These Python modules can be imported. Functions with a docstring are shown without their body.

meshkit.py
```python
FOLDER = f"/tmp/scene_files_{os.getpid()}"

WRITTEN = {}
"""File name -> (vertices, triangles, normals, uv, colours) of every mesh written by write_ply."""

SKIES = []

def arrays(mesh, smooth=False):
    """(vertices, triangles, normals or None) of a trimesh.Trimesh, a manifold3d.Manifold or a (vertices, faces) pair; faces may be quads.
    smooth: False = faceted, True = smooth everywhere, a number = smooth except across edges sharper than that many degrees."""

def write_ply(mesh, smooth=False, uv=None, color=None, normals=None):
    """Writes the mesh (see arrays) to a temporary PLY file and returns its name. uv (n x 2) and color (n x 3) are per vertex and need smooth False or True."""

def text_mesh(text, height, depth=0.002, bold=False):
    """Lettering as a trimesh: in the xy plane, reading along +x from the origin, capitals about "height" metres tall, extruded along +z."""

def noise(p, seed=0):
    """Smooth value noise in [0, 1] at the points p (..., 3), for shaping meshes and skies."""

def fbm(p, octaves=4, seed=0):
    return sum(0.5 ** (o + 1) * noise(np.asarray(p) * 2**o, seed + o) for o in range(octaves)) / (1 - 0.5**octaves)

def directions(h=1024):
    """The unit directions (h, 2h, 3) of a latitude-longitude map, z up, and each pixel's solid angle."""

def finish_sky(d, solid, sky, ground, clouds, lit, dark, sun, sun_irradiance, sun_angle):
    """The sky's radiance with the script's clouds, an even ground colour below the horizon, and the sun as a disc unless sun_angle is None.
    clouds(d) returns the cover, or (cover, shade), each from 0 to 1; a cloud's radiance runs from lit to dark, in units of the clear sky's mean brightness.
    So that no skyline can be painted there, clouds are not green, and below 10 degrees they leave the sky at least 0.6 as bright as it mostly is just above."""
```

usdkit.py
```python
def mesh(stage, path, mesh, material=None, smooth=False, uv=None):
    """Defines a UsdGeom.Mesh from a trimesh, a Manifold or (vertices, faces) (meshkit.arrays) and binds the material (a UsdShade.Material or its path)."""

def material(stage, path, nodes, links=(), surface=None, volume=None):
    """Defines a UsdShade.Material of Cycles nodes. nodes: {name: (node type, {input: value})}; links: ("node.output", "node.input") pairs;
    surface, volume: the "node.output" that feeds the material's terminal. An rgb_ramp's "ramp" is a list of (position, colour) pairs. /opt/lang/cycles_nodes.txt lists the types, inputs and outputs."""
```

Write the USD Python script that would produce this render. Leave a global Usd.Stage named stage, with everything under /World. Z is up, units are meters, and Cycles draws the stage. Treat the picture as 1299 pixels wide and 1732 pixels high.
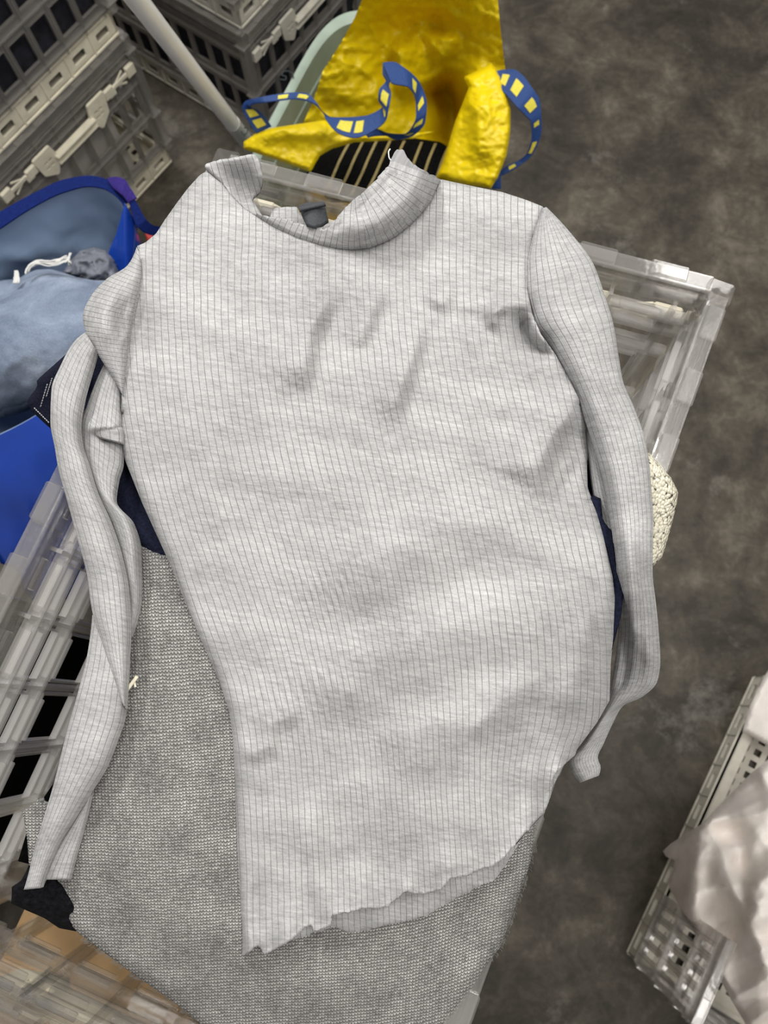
import math, random
import numpy as np, trimesh, shapely
import shapely.geometry as sg
from scipy.spatial import Delaunay
from scipy.interpolate import RBFInterpolator
import usdkit, meshkit
from pxr import Usd, UsdGeom, UsdLux, UsdShade, Gf, Sdf, Vt

random.seed(4); rng = np.random.default_rng(4)
stage = Usd.Stage.CreateInMemory()
UsdGeom.SetStageUpAxis(stage, UsdGeom.Tokens.z); UsdGeom.SetStageMetersPerUnit(stage, 1.0)
UsdGeom.Xform.Define(stage, '/World'); UsdGeom.Scope.Define(stage, '/World/Looks')

# ------------------------------------------------------------------ camera, light, exposure
CZ, FPX = 1.46, 1300.0
PITCH, ROLL = math.radians(75.5), math.radians(-3.8)
RIM = 0.99                                     # height of the main crate's rim
EXPOSURE = -0.02
_cp, _sp, _cr, _sr = math.cos(PITCH), math.sin(PITCH), math.cos(ROLL), math.sin(ROLL)
FW = np.array([0, _cp, -_sp]); _U = np.array([0, _sp, _cp]); _R = np.array([1.0, 0, 0])
RT = _R * _cr + _U * _sr; UP = _U * _cr - _R * _sr
cam = UsdGeom.Camera.Define(stage, '/World/camera')
cam.AddTransformOp().Set(Gf.Matrix4d(*RT, 0, *UP, 0, *(-FW), 0, 0, 0, CZ, 1))
cam.CreateHorizontalApertureAttr(24.0); cam.CreateVerticalApertureAttr(32.0)
cam.CreateFocalLengthAttr(24.0 * FPX / 1299); cam.CreateClippingRangeAttr(Gf.Vec2f(0.01, 50))
cam.CreateFStopAttr(11.0); cam.CreateFocusDistanceAttr(0.47); cam.CreateExposureAttr(EXPOSURE)

dome = UsdLux.DomeLight.Define(stage, '/World/ambient_light')
dome.CreateIntensityAttr(0.13); dome.CreateColorAttr(Gf.Vec3f(1.0, 0.97, 0.93))
def rect(name, loc, target, w, h, power, color):
    l = UsdLux.RectLight.Define(stage, '/World/' + name)
    l.CreateWidthAttr(w); l.CreateHeightAttr(h); l.CreateIntensityAttr(power); l.CreateColorAttr(Gf.Vec3f(*color))
    z = np.array(loc, float) - np.array(target, float); z /= np.linalg.norm(z)
    x = np.cross([0, 1.0, 0.01], z); x /= np.linalg.norm(x); y = np.cross(z, x)
    l.AddTransformOp().Set(Gf.Matrix4d(*x, 0, *y, 0, *z, 0, *loc, 1))
rect('ceiling_light', (-0.80, 1.75, 2.55), (0.0, 0.35, 0.9), 0.24, 1.1, 50.0, (1.0, 0.985, 0.965))
rect('ceiling_light_001', (1.3, 2.2, 3.2), (0.4, 0.9, 0.3), 0.3, 1.3, 9.0, (1.0, 0.97, 0.93))

rect('ceiling_light_002', (0.75, 0.35, 3.0), (-0.55, 1.25, 0.3), 0.3, 1.2, 20.0, (1.0, 0.98, 0.94))
rect('ceiling_light_004', (0.0, 0.75, 3.0), (-0.4, 1.35, 0.2), 0.3, 1.2, 13.0, (1.0, 0.985, 0.95))
rect('ceiling_light_003', (1.1, -0.9, 2.9), (0.6, -0.1, 0.2), 0.3, 1.3, 9.0, (1.0, 0.96, 0.92))

def P(px, py, z):
    """The world point at height z seen at a pixel of the 1299 x 1732 picture (the measured layout of the place)."""
    px, py, z = np.broadcast_arrays(np.asarray(px, float), np.asarray(py, float), np.asarray(z, float))
    d = FW * FPX + RT * (px[..., None] - 649.5) + UP * (866 - py[..., None])
    return np.array([0, 0, CZ]) + d * ((z - CZ) / d[..., 2])[..., None]

# ------------------------------------------------------------------ materials
MAT = {}
def mat(name, nodes, links=(), surface='p.BSDF'):
    MAT[name] = usdkit.material(stage, '/World/Looks/' + name, nodes, links, surface); return MAT[name]
def plain(name, col, rough=0.5, bump=0.0, scale=60.0, vary=0.12, **kw):
    c2 = tuple(min(1, c * (1 + vary)) for c in col); c1 = tuple(c * (1 - vary) for c in col)
    return mat(name, {'tc': ('texture_coordinate', {}), 'n': ('noise_texture', {'scale': scale, 'detail': 4.0}),
        'r': ('rgb_ramp', {'ramp': [(0.3, c1), (0.7, c2)]}), 'b': ('bump', {'strength': bump, 'distance': 0.002}),
        'p': ('principled_bsdf', {'roughness': rough, **kw})},
        [('tc.object', 'n.vector'), ('n.fac', 'r.fac'), ('r.color', 'p.base_color'), ('n.fac', 'b.height'), ('b.normal', 'p.normal')])

def clear(name, tint, haze, hazecol, gl=0.3, rough=0.04, ior=1.6):
    """clear moulded plastic: light passes straight or is refracted a little, edges mirror, a little is scattered."""
    return mat(name, {'t': ('transparent_bsdf', {'color': tint}), 'tc': ('texture_coordinate', {}),
        'n': ('noise_texture', {'scale': 35.0, 'detail': 3.0}), 'b': ('bump', {'strength': 0.12, 'distance': 0.002}),
        'g': ('principled_bsdf', {'base_color': tint, 'transmission_weight': 1.0, 'ior': 1.45, 'roughness': rough}),
        'f': ('fresnel', {'IOR': ior}), 'geo': ('geometry', {}), 'inv': ('math', {'math_type': 'subtract', 'value1': 1.0}), 'ff': ('math', {'math_type': 'multiply'}), 'gs': ('glossy_bsdf', {'color': (1, 1, 1), 'roughness': rough * 2}),
        'd': ('principled_bsdf', {'base_color': hazecol, 'roughness': 0.3, 'specular_ior_level': 0.8}),
        'm': ('mix_closure', {'fac': gl}), 'm1': ('mix_closure', {}), 'm2': ('mix_closure', {'fac': haze})},
        [('tc.object', 'n.vector'), ('n.fac', 'b.height'), ('b.normal', 'g.normal'), ('b.normal', 'd.normal'), ('b.normal', 'gs.normal'), ('t.BSDF', 'm.closure1'), ('g.BSDF', 'm.closure2'),
         ('m.closure', 'm1.closure1'), ('gs.BSDF', 'm1.closure2'), ('geo.backfacing', 'inv.value2'), ('f.fac', 'ff.value1'), ('inv.value', 'ff.value2'), ('ff.value', 'm1.fac'), ('m1.closure', 'm2.closure1'), ('d.BSDF', 'm2.closure2')], 'm2.closure')
clear('clear_plastic', (0.96, 0.955, 0.945), 0.04, (0.66, 0.63, 0.60), 0.12, 0.03)
clear('clear_plastic_rim', (0.97, 0.965, 0.955), 0.05, (0.88, 0.86, 0.84), 0.18, 0.03)
clear('clear_plastic_rail', (0.97, 0.965, 0.96), 0.16, (0.92, 0.90, 0.88), 0.18, 0.04)
clear('clear_plastic_dusty', (0.90, 0.89, 0.88), 0.17, (0.46, 0.44, 0.41), 0.25, 0.10)
plain('cream_plastic', (0.82, 0.765, 0.60), 0.42, 0.05, 40)
plain('grey_cream_plastic', (0.60, 0.57, 0.49), 0.45, 0.05, 40)

def ribbed(name, c_lo, c_hi, groove, cross=0.35):
    return mat(name, {'tc': ('texture_coordinate', {}), 's': ('separate_xyz', {}),
        'wn': ('noise_texture', {'scale': 0.22, 'detail': 2.0}), 'wm': ('math', {'math_type': 'multiply_add', 'value2': 0.35, 'value3': -0.17}), 'ua': ('math', {'math_type': 'add'}),
        'fr': ('math', {'math_type': 'fraction'}), 'fs': ('math', {'math_type': 'subtract', 'value2': 0.5}), 'fa': ('math', {'math_type': 'absolute'}),
        'gr': ('map_range', {'range_type': 'smoothstep', 'from_min': 0.41, 'from_max': 0.5, 'to_min': 0.0, 'to_max': 0.75}),
        'hm': ('mapping', {'scale': (0.42, 2.1, 1.0)}), 'hn': ('noise_texture', {'scale': 1.0, 'detail': 6.0, 'roughness': 0.78}),
        'big': ('mapping', {'scale': (0.06, 0.16, 1.0)}), 'bn': ('noise_texture', {'scale': 1.0, 'detail': 3.0}),
        'fine': ('noise_texture', {'scale': 5.0, 'detail': 3.0, 'roughness': 0.7}),
        'h1': ('mix_float', {'fac': 0.28}), 'h2': ('mix_float', {'fac': 0.30}),
        'r': ('rgb_ramp', {'ramp': [(0.38, c_lo), (0.51, tuple((a + b) / 2 for a, b in zip(c_lo, c_hi))), (0.63, c_hi)]}),
        'vv': ('math', {'math_type': 'multiply', 'value2': 0.82}), 'vn': ('math', {'math_type': 'multiply_add', 'value2': 1.1}), 'vf': ('math', {'math_type': 'fraction'}), 'vs': ('math', {'math_type': 'subtract', 'value2': 0.5}), 'va': ('math', {'math_type': 'absolute'}),
        'vg': ('map_range', {'range_type': 'smoothstep', 'from_min': 0.36, 'from_max': 0.5, 'to_min': 0.0, 'to_max': cross}),
        'cm': ('math', {'math_type': 'multiply'}), 'gm': ('math', {'math_type': 'maximum'}),
        'gmod': ('map_range', {'from_min': 0.3, 'from_max': 0.7, 'to_min': 0.35, 'to_max': 1.0, 'clamp': True}), 'gg': ('math', {'math_type': 'multiply'}),
        'mx': ('mix_color', {'b': groove}), 'inv': ('math', {'math_type': 'subtract', 'value1': 1.0}),
        'hh': ('math', {'math_type': 'multiply_add', 'value2': 0.35}),
        'b': ('bump', {'strength': 0.55, 'distance': 0.0012}), 'p': ('principled_bsdf', {'roughness': 0.9, 'specular_ior_level': 0.12, 'sheen_weight': 0.12, 'sheen_roughness': 0.5})},
        [('tc.UV', 's.vector'), ('tc.UV', 'wn.vector'), ('wn.fac', 'wm.value1'), ('s.x', 'ua.value1'), ('wm.value', 'ua.value2'), ('ua.value', 'fr.value1'), ('fr.value', 'fs.value1'), ('fs.value', 'fa.value1'), ('fa.value', 'gr.value'),
         ('tc.UV', 'hm.vector'), ('hm.vector', 'hn.vector'), ('tc.UV', 'big.vector'), ('big.vector', 'bn.vector'), ('tc.UV', 'fine.vector'),
         ('hn.fac', 'h1.a'), ('fine.fac', 'h1.b'), ('h1.result', 'h2.a'), ('bn.fac', 'h2.b'), ('h2.result', 'r.fac'),
         ('s.y', 'vv.value1'), ('hn.fac', 'vn.value1'), ('vv.value', 'vn.value3'), ('vn.value', 'vf.value1'), ('vf.value', 'vs.value1'), ('vs.value', 'va.value1'), ('va.value', 'vg.value'),
         ('vg.result', 'cm.value1'), ('hn.fac', 'cm.value2'), ('gr.result', 'gg.value1'), ('bn.fac', 'gmod.value'), ('gmod.result', 'gg.value2'), ('gg.value', 'gm.value1'), ('cm.value', 'gm.value2'),
         ('gm.value', 'mx.fac'), ('r.color', 'mx.a'), ('mx.result', 'p.base_color'), ('gr.result', 'inv.value2'), ('hn.fac', 'hh.value1'), ('inv.value', 'hh.value3'), ('hh.value', 'b.height'), ('b.normal', 'p.normal')])
ribbed('ribbed_jersey', (0.235, 0.233, 0.23), (0.555, 0.552, 0.548), (0.15, 0.15, 0.154), 0.24)

def knit(name, c_lo, c_hi, dark, bump=0.9):
    """plain stocking stitch: little V shapes in rows, with a marled yarn."""
    return mat(name, {'tc': ('texture_coordinate', {}), 's': ('separate_xyz', {}), 'wob': ('noise_texture', {'scale': 0.35, 'detail': 2.0}), 
        'f1': ('math', {'math_type': 'fraction'}), 'f2': ('math', {'math_type': 'subtract', 'value2': 0.5}), 'f3': ('math', {'math_type': 'absolute'}),
        'k1': ('math', {'math_type': 'multiply_add', 'value2': 1.0}), 'k2': ('math', {'math_type': 'multiply_add', 'value2': 1.2}), 'k3': ('math', {'math_type': 'fraction'}), 'k4': ('math', {'math_type': 'subtract', 'value2': 0.5}), 'k5': ('math', {'math_type': 'absolute'}),
        'row': ('map_range', {'range_type': 'smoothstep', 'from_min': 0.22, 'from_max': 0.5, 'to_min': 1.0, 'to_max': 0.0}),
        'col': ('map_range', {'range_type': 'smoothstep', 'from_min': 0.36, 'from_max': 0.5, 'to_min': 1.0, 'to_max': 0.25}),
        'h': ('math', {'math_type': 'multiply'}), 'n': ('noise_texture', {'scale': 0.55, 'detail': 6.0, 'roughness': 0.95}), 'n2': ('noise_texture', {'scale': 0.09, 'detail': 3.0}),
        'mf': ('mix_float', {'fac': 0.25}), 'r': ('rgb_ramp', {'ramp': [(0.40, c_lo), (0.60, c_hi)]}), 'mx': ('mix_color', {'a': dark}),
        'hf': ('map_range', {'from_min': 0.0, 'from_max': 0.8, 'to_min': 0.15, 'to_max': 1.0}),
        'b': ('bump', {'strength': bump, 'distance': 0.0015}), 'p': ('principled_bsdf', {'roughness': 0.95, 'specular_ior_level': 0.1, 'sheen_weight': 0.2})},
        [('tc.UV', 's.vector'), ('tc.UV', 'wob.vector'), ('s.x', 'f1.value1'), ('f1.value', 'f2.value1'), ('f2.value', 'f3.value1'), ('f3.value', 'k1.value1'), ('s.y', 'k1.value3'),
         ('wob.fac', 'k2.value1'), ('k1.value', 'k2.value3'), ('k2.value', 'k3.value1'), ('k3.value', 'k4.value1'), ('k4.value', 'k5.value1'), ('k5.value', 'row.value'), ('f3.value', 'col.value'),
         ('row.result', 'h.value1'), ('col.result', 'h.value2'), ('tc.UV', 'n.vector'), ('tc.UV', 'n2.vector'), ('n.fac', 'mf.a'), ('n2.fac', 'mf.b'), ('mf.result', 'r.fac'),
         ('h.value', 'hf.value'), ('hf.result', 'mx.fac'), ('r.color', 'mx.b'), ('mx.result', 'p.base_color'), ('h.value', 'b.height'), ('b.normal', 'p.normal')])
knit('marl_knit', (0.15, 0.147, 0.137), (0.52, 0.508, 0.48), (0.085, 0.083, 0.077), 0.9)
mat('boucle_knit', {'tc': ('texture_coordinate', {}), 'v': ('voronoi_texture', {'scale': 430.0, 'feature': 'f1'}), 'r': ('rgb_ramp', {'ramp': [(0.35, (0.78, 0.74, 0.60)), (0.70, (0.66, 0.62, 0.49)), (0.86, (0.08, 0.08, 0.07))]}),
    'i': ('math', {'math_type': 'subtract', 'value1': 1.0}), 'b': ('bump', {'strength': 1.0, 'distance': 0.002}), 'p': ('principled_bsdf', {'roughness': 0.95, 'specular_ior_level': 0.1})},
    [('tc.object', 'v.vector'), ('v.distance', 'r.fac'), ('r.color', 'p.base_color'), ('v.distance', 'i.value2'), ('i.value', 'b.height'), ('b.normal', 'p.normal')])
plain('black_wool', (0.008, 0.008, 0.010), 0.95, 1.0, 350, 0.5, specular_ior_level=0.1)
plain('navy_denim', (0.008, 0.010, 0.025), 0.85, 0.6, 500, 0.4, specular_ior_level=0.15)
plain('dark_clothes', (0.010, 0.011, 0.018), 0.9, 0.6, 60, 0.7)
plain('maroon_clothes', (0.035, 0.010, 0.014), 0.9, 0.6, 60, 0.5)
mat('blue_denim', {'tc': ('texture_coordinate', {}), 'n': ('noise_texture', {'scale': 14.0, 'detail': 6.0, 'roughness': 0.6, 'distortion': 0.6}), 'f': ('noise_texture', {'scale': 700.0, 'detail': 2.0}),
    'm': ('mix_float', {'fac': 0.25}), 'r': ('rgb_ramp', {'ramp': [(0.36, (0.11, 0.140, 0.20)), (0.55, (0.22, 0.265, 0.35)), (0.70, (0.36, 0.41, 0.50))]}),
    'b': ('bump', {'strength': 0.5, 'distance': 0.001}), 'p': ('principled_bsdf', {'roughness': 0.9, 'specular_ior_level': 0.15})},
    [('tc.object', 'n.vector'), ('tc.object', 'f.vector'), ('n.fac', 'm.a'), ('f.fac', 'm.b'), ('m.result', 'r.fac'), ('r.color', 'p.base_color'), ('f.fac', 'b.height'), ('b.normal', 'p.normal')])
plain('grey_denim', (0.14, 0.15, 0.18), 0.9, 0.5, 60, 0.3)
plain('white_thread', (0.60, 0.60, 0.58), 0.9)
plain('navy_stitch', (0.45, 0.47, 0.52), 0.8)
plain('blue_bag_outer', (0.004, 0.044, 0.34), 0.22, 0.7, 13, 0.15, specular_ior_level=0.6)
plain('blue_bag_lining', (0.34, 0.46, 0.66), 0.55, 0.1, 12, 0.15)
plain('navy_webbing', (0.005, 0.014, 0.10), 0.85, 0.5, 400, 0.2, specular_ior_level=0.1)
plain('purple_webbing', (0.035, 0.022, 0.16), 0.85, 0.5, 400, 0.2, specular_ior_level=0.1)
plain('red_fabric', (0.55, 0.03, 0.02), 0.6)
mat('yellow_bag_plastic', {'tc': ('texture_coordinate', {}), 'n': ('noise_texture', {'scale': 22.0, 'detail': 5.0, 'distortion': 0.8}), 'w': ('wave_texture', {'scale': 260.0, 'bands_direction': 'x'}),
    'a': ('math', {'math_type': 'multiply_add', 'value2': 0.04}), 'b': ('bump', {'strength': 0.3, 'distance': 0.006}),
    'r': ('rgb_ramp', {'ramp': [(0.3, (0.82, 0.62, 0.003)), (0.7, (0.92, 0.72, 0.006))]}),
    'p': ('principled_bsdf', {'roughness': 0.33, 'specular_ior_level': 0.45}), 'tr': ('translucent_bsdf', {'color': (0.75, 0.50, 0.01)}), 'm': ('mix_closure', {'fac': 0.22})},
    [('tc.object', 'n.vector'), ('tc.object', 'w.vector'), ('w.fac', 'a.value1'), ('n.fac', 'a.value3'), ('a.value', 'b.height'), ('b.normal', 'p.normal'), ('n.fac', 'r.fac'), ('r.color', 'p.base_color'), ('p.BSDF', 'm.closure1'), ('tr.BSDF', 'm.closure2')], 'm.closure')
plain('blue_webbing', (0.006, 0.040, 0.17), 0.6, 0.6, 500, 0.2)
plain('yellow_print', (0.62, 0.54, 0.05), 0.6, 0.4, 500, 0.15)
plain('pale_green_plastic', (0.29, 0.36, 0.30), 0.4, 0.05, 30, 0.08)
plain('marker_ink', (0.02, 0.03, 0.03), 0.6)
plain('white_pole', (0.93, 0.915, 0.87), 0.22, 0.03, 20, 0.04)
plain('grey_ferrule', (0.60, 0.60, 0.56), 0.4, 0.03, 20, 0.04)
plain('charcoal_label', (0.038, 0.042, 0.048), 0.75, 0.4, 500, 0.15)
plain('brown_cardboard', (0.34, 0.215, 0.10), 0.85, 0.15, 60, 0.1)
plain('grey_card', (0.50, 0.47, 0.42), 0.8, 0.1, 30, 0.08)
plain('white_paper', (0.88, 0.82, 0.77), 0.55, 0.15, 40, 0.05)
plain('black_cloth', (0.004, 0.004, 0.004), 0.95, 0.4, 200, 0.4, specular_ior_level=0.05)
plain('gold_stripe', (0.24, 0.19, 0.07), 0.7, 0.4, 300, 0.2)
mat('concrete', {'tc': ('texture_coordinate', {}), 'n1': ('noise_texture', {'scale': 3.6, 'detail': 8.0, 'roughness': 0.62, 'distortion': 0.5}), 'n2': ('noise_texture', {'scale': 11.0, 'detail': 8.0, 'roughness': 0.7, 'distortion': 0.4}),
    'n3': ('noise_texture', {'scale': 90.0, 'detail': 4.0}), 'm1': ('mix_float', {'fac': 0.5}), 'm2': ('mix_float', {'fac': 0.10}),
    'r': ('rgb_ramp', {'ramp': [(0.38, (0.017, 0.0135, 0.0090)), (0.46, (0.036, 0.0295, 0.0205)), (0.54, (0.072, 0.061, 0.045)), (0.63, (0.150, 0.130, 0.100))]}),
    'st': ('noise_texture', {'scale': 6.0, 'detail': 6.0, 'roughness': 0.75}), 'sr': ('map_range', {'from_min': 0.58, 'from_max': 0.74, 'to_min': 0.0, 'to_max': 0.45, 'clamp': True}), 'mx': ('mix_color', {'b': (0.30, 0.28, 0.25)}),
    'b': ('bump', {'strength': 0.25, 'distance': 0.003}), 'p': ('principled_bsdf', {'roughness': 0.55, 'specular_ior_level': 0.35})},
    [('tc.object', 'n1.vector'), ('tc.object', 'n2.vector'), ('tc.object', 'n3.vector'), ('tc.object', 'st.vector'), ('n1.fac', 'm1.a'), ('n2.fac', 'm1.b'), ('m1.result', 'm2.a'), ('n3.fac', 'm2.b'), ('m2.result', 'r.fac'),
     ('r.color', 'mx.a'), ('st.fac', 'sr.value'), ('sr.result', 'mx.fac'), ('mx.result', 'p.base_color'), ('n2.fac', 'b.height'), ('b.normal', 'p.normal')])

# ------------------------------------------------------------------ scene helpers
USED, ORIGIN = {}, {}
def numbered(parent, name):
    k = (parent, name); n = USED.get(k, 0); USED[k] = n + 1
    return f'{parent}/{name}' + (f'_{n:03d}' if n else '')
def keys(prim, label=None, cat=None, group=None, kind=None):
    for k, v in (('label', label), ('category', cat), ('group', group), ('kind', kind)):
        if v: prim.SetCustomDataByKey(k, v)
def thing(name, label, cat, loc, group=None, kind=None):
    path = numbered('/World', name); x = UsdGeom.Xform.Define(stage, path)
    x.AddTranslateOp().Set(Gf.Vec3d(*map(float, loc))); ORIGIN[path] = np.array(loc, float)
    keys(x.GetPrim(), label, cat, group, kind); return path
def obj(name, mesh, m, parent=None, label=None, cat=None, group=None, kind=None, smooth=35, uv=None):
    """one Mesh prim; vertices come in world coordinates"""
    v, f = (mesh.vertices, mesh.faces) if hasattr(mesh, 'vertices') else mesh
    v = np.asarray(v, float)
    path = numbered(parent or '/World', name)
    if parent is None:
        o = np.array([(v[:, 0].min() + v[:, 0].max()) / 2, (v[:, 1].min() + v[:, 1].max()) / 2, v[:, 2].min()])
    else: o = ORIGIN[parent]
    ORIGIN[path] = o
    g = usdkit.mesh(stage, path, (v - o, np.asarray(f)), MAT[m], smooth=smooth, uv=uv)
    if parent is None: g.AddTranslateOp().Set(Gf.Vec3d(*o))
    keys(g.GetPrim(), label, cat, group, kind); return path
def cat_(*ms): return trimesh.util.concatenate([m if hasattr(m, 'vertices') else trimesh.Trimesh(*m, process=False) for m in ms])
def box(x0, x1, y0, y1, z0, z1, ch=0.0):
    e = np.array([x1 - x0, y1 - y0, z1 - z0]); c = np.array([(x0 + x1) / 2, (y0 + y1) / 2, (z0 + z1) / 2])
    if ch:
        pts = np.array([[sx * (e[0] / 2 - (ch if k != 0 else 0)), sy * (e[1] / 2 - (ch if k != 1 else 0)), sz * (e[2] / 2 - (ch if k != 2 else 0))] for sx in (-1, 1) for sy in (-1, 1) for sz in (-1, 1) for k in range(3)])
        b = trimesh.convex.convex_hull(pts)
    else: b = trimesh.creation.box(e)
    b.apply_translation(c); return b
def interp(pts, n, k=2):
    """resample a polyline smoothly"""
    from scipy.interpolate import PchipInterpolator
    p = np.asarray(pts, float); d = np.r_[0, np.cumsum(np.linalg.norm(np.diff(p[:, :2], axis=0), axis=1) + 1e-6)]
    return PchipInterpolator(d / d[-1], p, axis=0)(np.linspace(0, 1, n))
def tube(pts, r, seg=8):
    p = np.asarray(pts, float); n = len(p); t = np.gradient(p, axis=0); t /= np.linalg.norm(t, axis=1)[:, None]
    a = np.array([0.3, 0.2, 1.0]); V = []
    rr = np.broadcast_to(r, n)
    for i in range(n):
        x = np.cross(t[i], a); x /= np.linalg.norm(x); y = np.cross(t[i], x)
        V += [p[i] + rr[i] * (math.cos(q) * x + math.sin(q) * y) for q in np.linspace(0, 2 * math.pi, seg, endpoint=False)]
    F = []
    for i in range(n - 1):
        for k in range(seg):
            a0, b0 = i * seg + k, i * seg + (k + 1) % seg
            F += [(a0, b0, b0 + seg), (a0, b0 + seg, a0 + seg)]
    V += [p[0], p[-1]]; m = len(V)
    for k in range(seg): F += [(m - 2, (k + 1) % seg, k), (m - 1, (n - 1) * seg + k, (n - 1) * seg + (k + 1) % seg)]
    return trimesh.Trimesh(V, F, process=False)
def solid(V, F, drop, uv=None, direction=(0, 0, -1.0)):
    """gives a sheet its thickness: a second face `drop` (scalar or per vertex) below the first, joined along the rim"""
    V = np.asarray(V); F = np.asarray(F); n = len(V)
    e = np.sort(np.vstack([F[:, [0, 1]], F[:, [1, 2]], F[:, [2, 0]]]), axis=1)
    u, c = np.unique(e, axis=0, return_counts=True); rim = set(map(tuple, u[c == 1]))
    side = []
    for tri in F:
        for a, b in ((tri[0], tri[1]), (tri[1], tri[2]), (tri[2], tri[0])):
            if (min(a, b), max(a, b)) in rim: side += [(b, a, a + n), (b, a + n, b + n)]
    low = V + np.asarray(direction) * np.broadcast_to(np.asarray(drop, float), n)[:, None]
    W = np.vstack([V, low]); G = np.vstack([F, F[:, ::-1] + n, np.array(side, int)])
    return W, G, (None if uv is None else np.vstack([uv, uv]))
def sheet(outline, zfun, step=5.0, drop=0.004, soft=None, uvfun=None, seed=0):
    """a cloth whose seen outline is given; zfun(px, py, d) is its height, d the distance to the outline. soft: lines that round off."""
    poly = sg.Polygon(outline).buffer(0)
    if poly.geom_type != 'Polygon': poly = max(poly.geoms, key=lambda g: g.area)
    ring = poly.exterior; nb = int(ring.length / step)
    b = np.array([ring.interpolate(i / nb, normalized=True).coords[0] for i in range(nb)])
    x0, y0, x1, y1 = poly.bounds
    gx, gy = np.meshgrid(np.arange(x0, x1, step), np.arange(y0, y1, step * 0.87)); gx = gx + (np.arange(gx.shape[0]) % 2)[:, None] * step / 2
    g = np.c_[gx.ravel(), gy.ravel()]; g = g[shapely.contains_xy(poly.buffer(-step * 0.6), g[:, 0], g[:, 1])]
    p = np.vstack([b, g]); T = Delaunay(p).simplices; c = p[T].mean(1)
    T = T[shapely.contains_xy(poly, c[:, 0], c[:, 1])]
    q = p[T]; area = np.cross(q[:, 1] - q[:, 0], q[:, 2] - q[:, 0]); T = T[np.abs(area) > 1e-3]; area = area[np.abs(area) > 1e-3]
    T = np.where((area > 0)[:, None], T[:, ::-1], T)      # picture y runs down: turn so that faces look up
    line = ring if soft is None else sg.MultiLineString(soft)
    d = shapely.distance(shapely.points(p), line)
    V = P(p[:, 0], p[:, 1], zfun(p[:, 0], p[:, 1], d))
    return solid(V, T, drop, None if uvfun is None else uvfun(p[:, 0], p[:, 1]))
def round_off(d, w, a):
    t = np.clip(1 - d / w, 0, 1); return -a * (1 - np.sqrt(np.maximum(1 - t * t, 0)))
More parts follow.
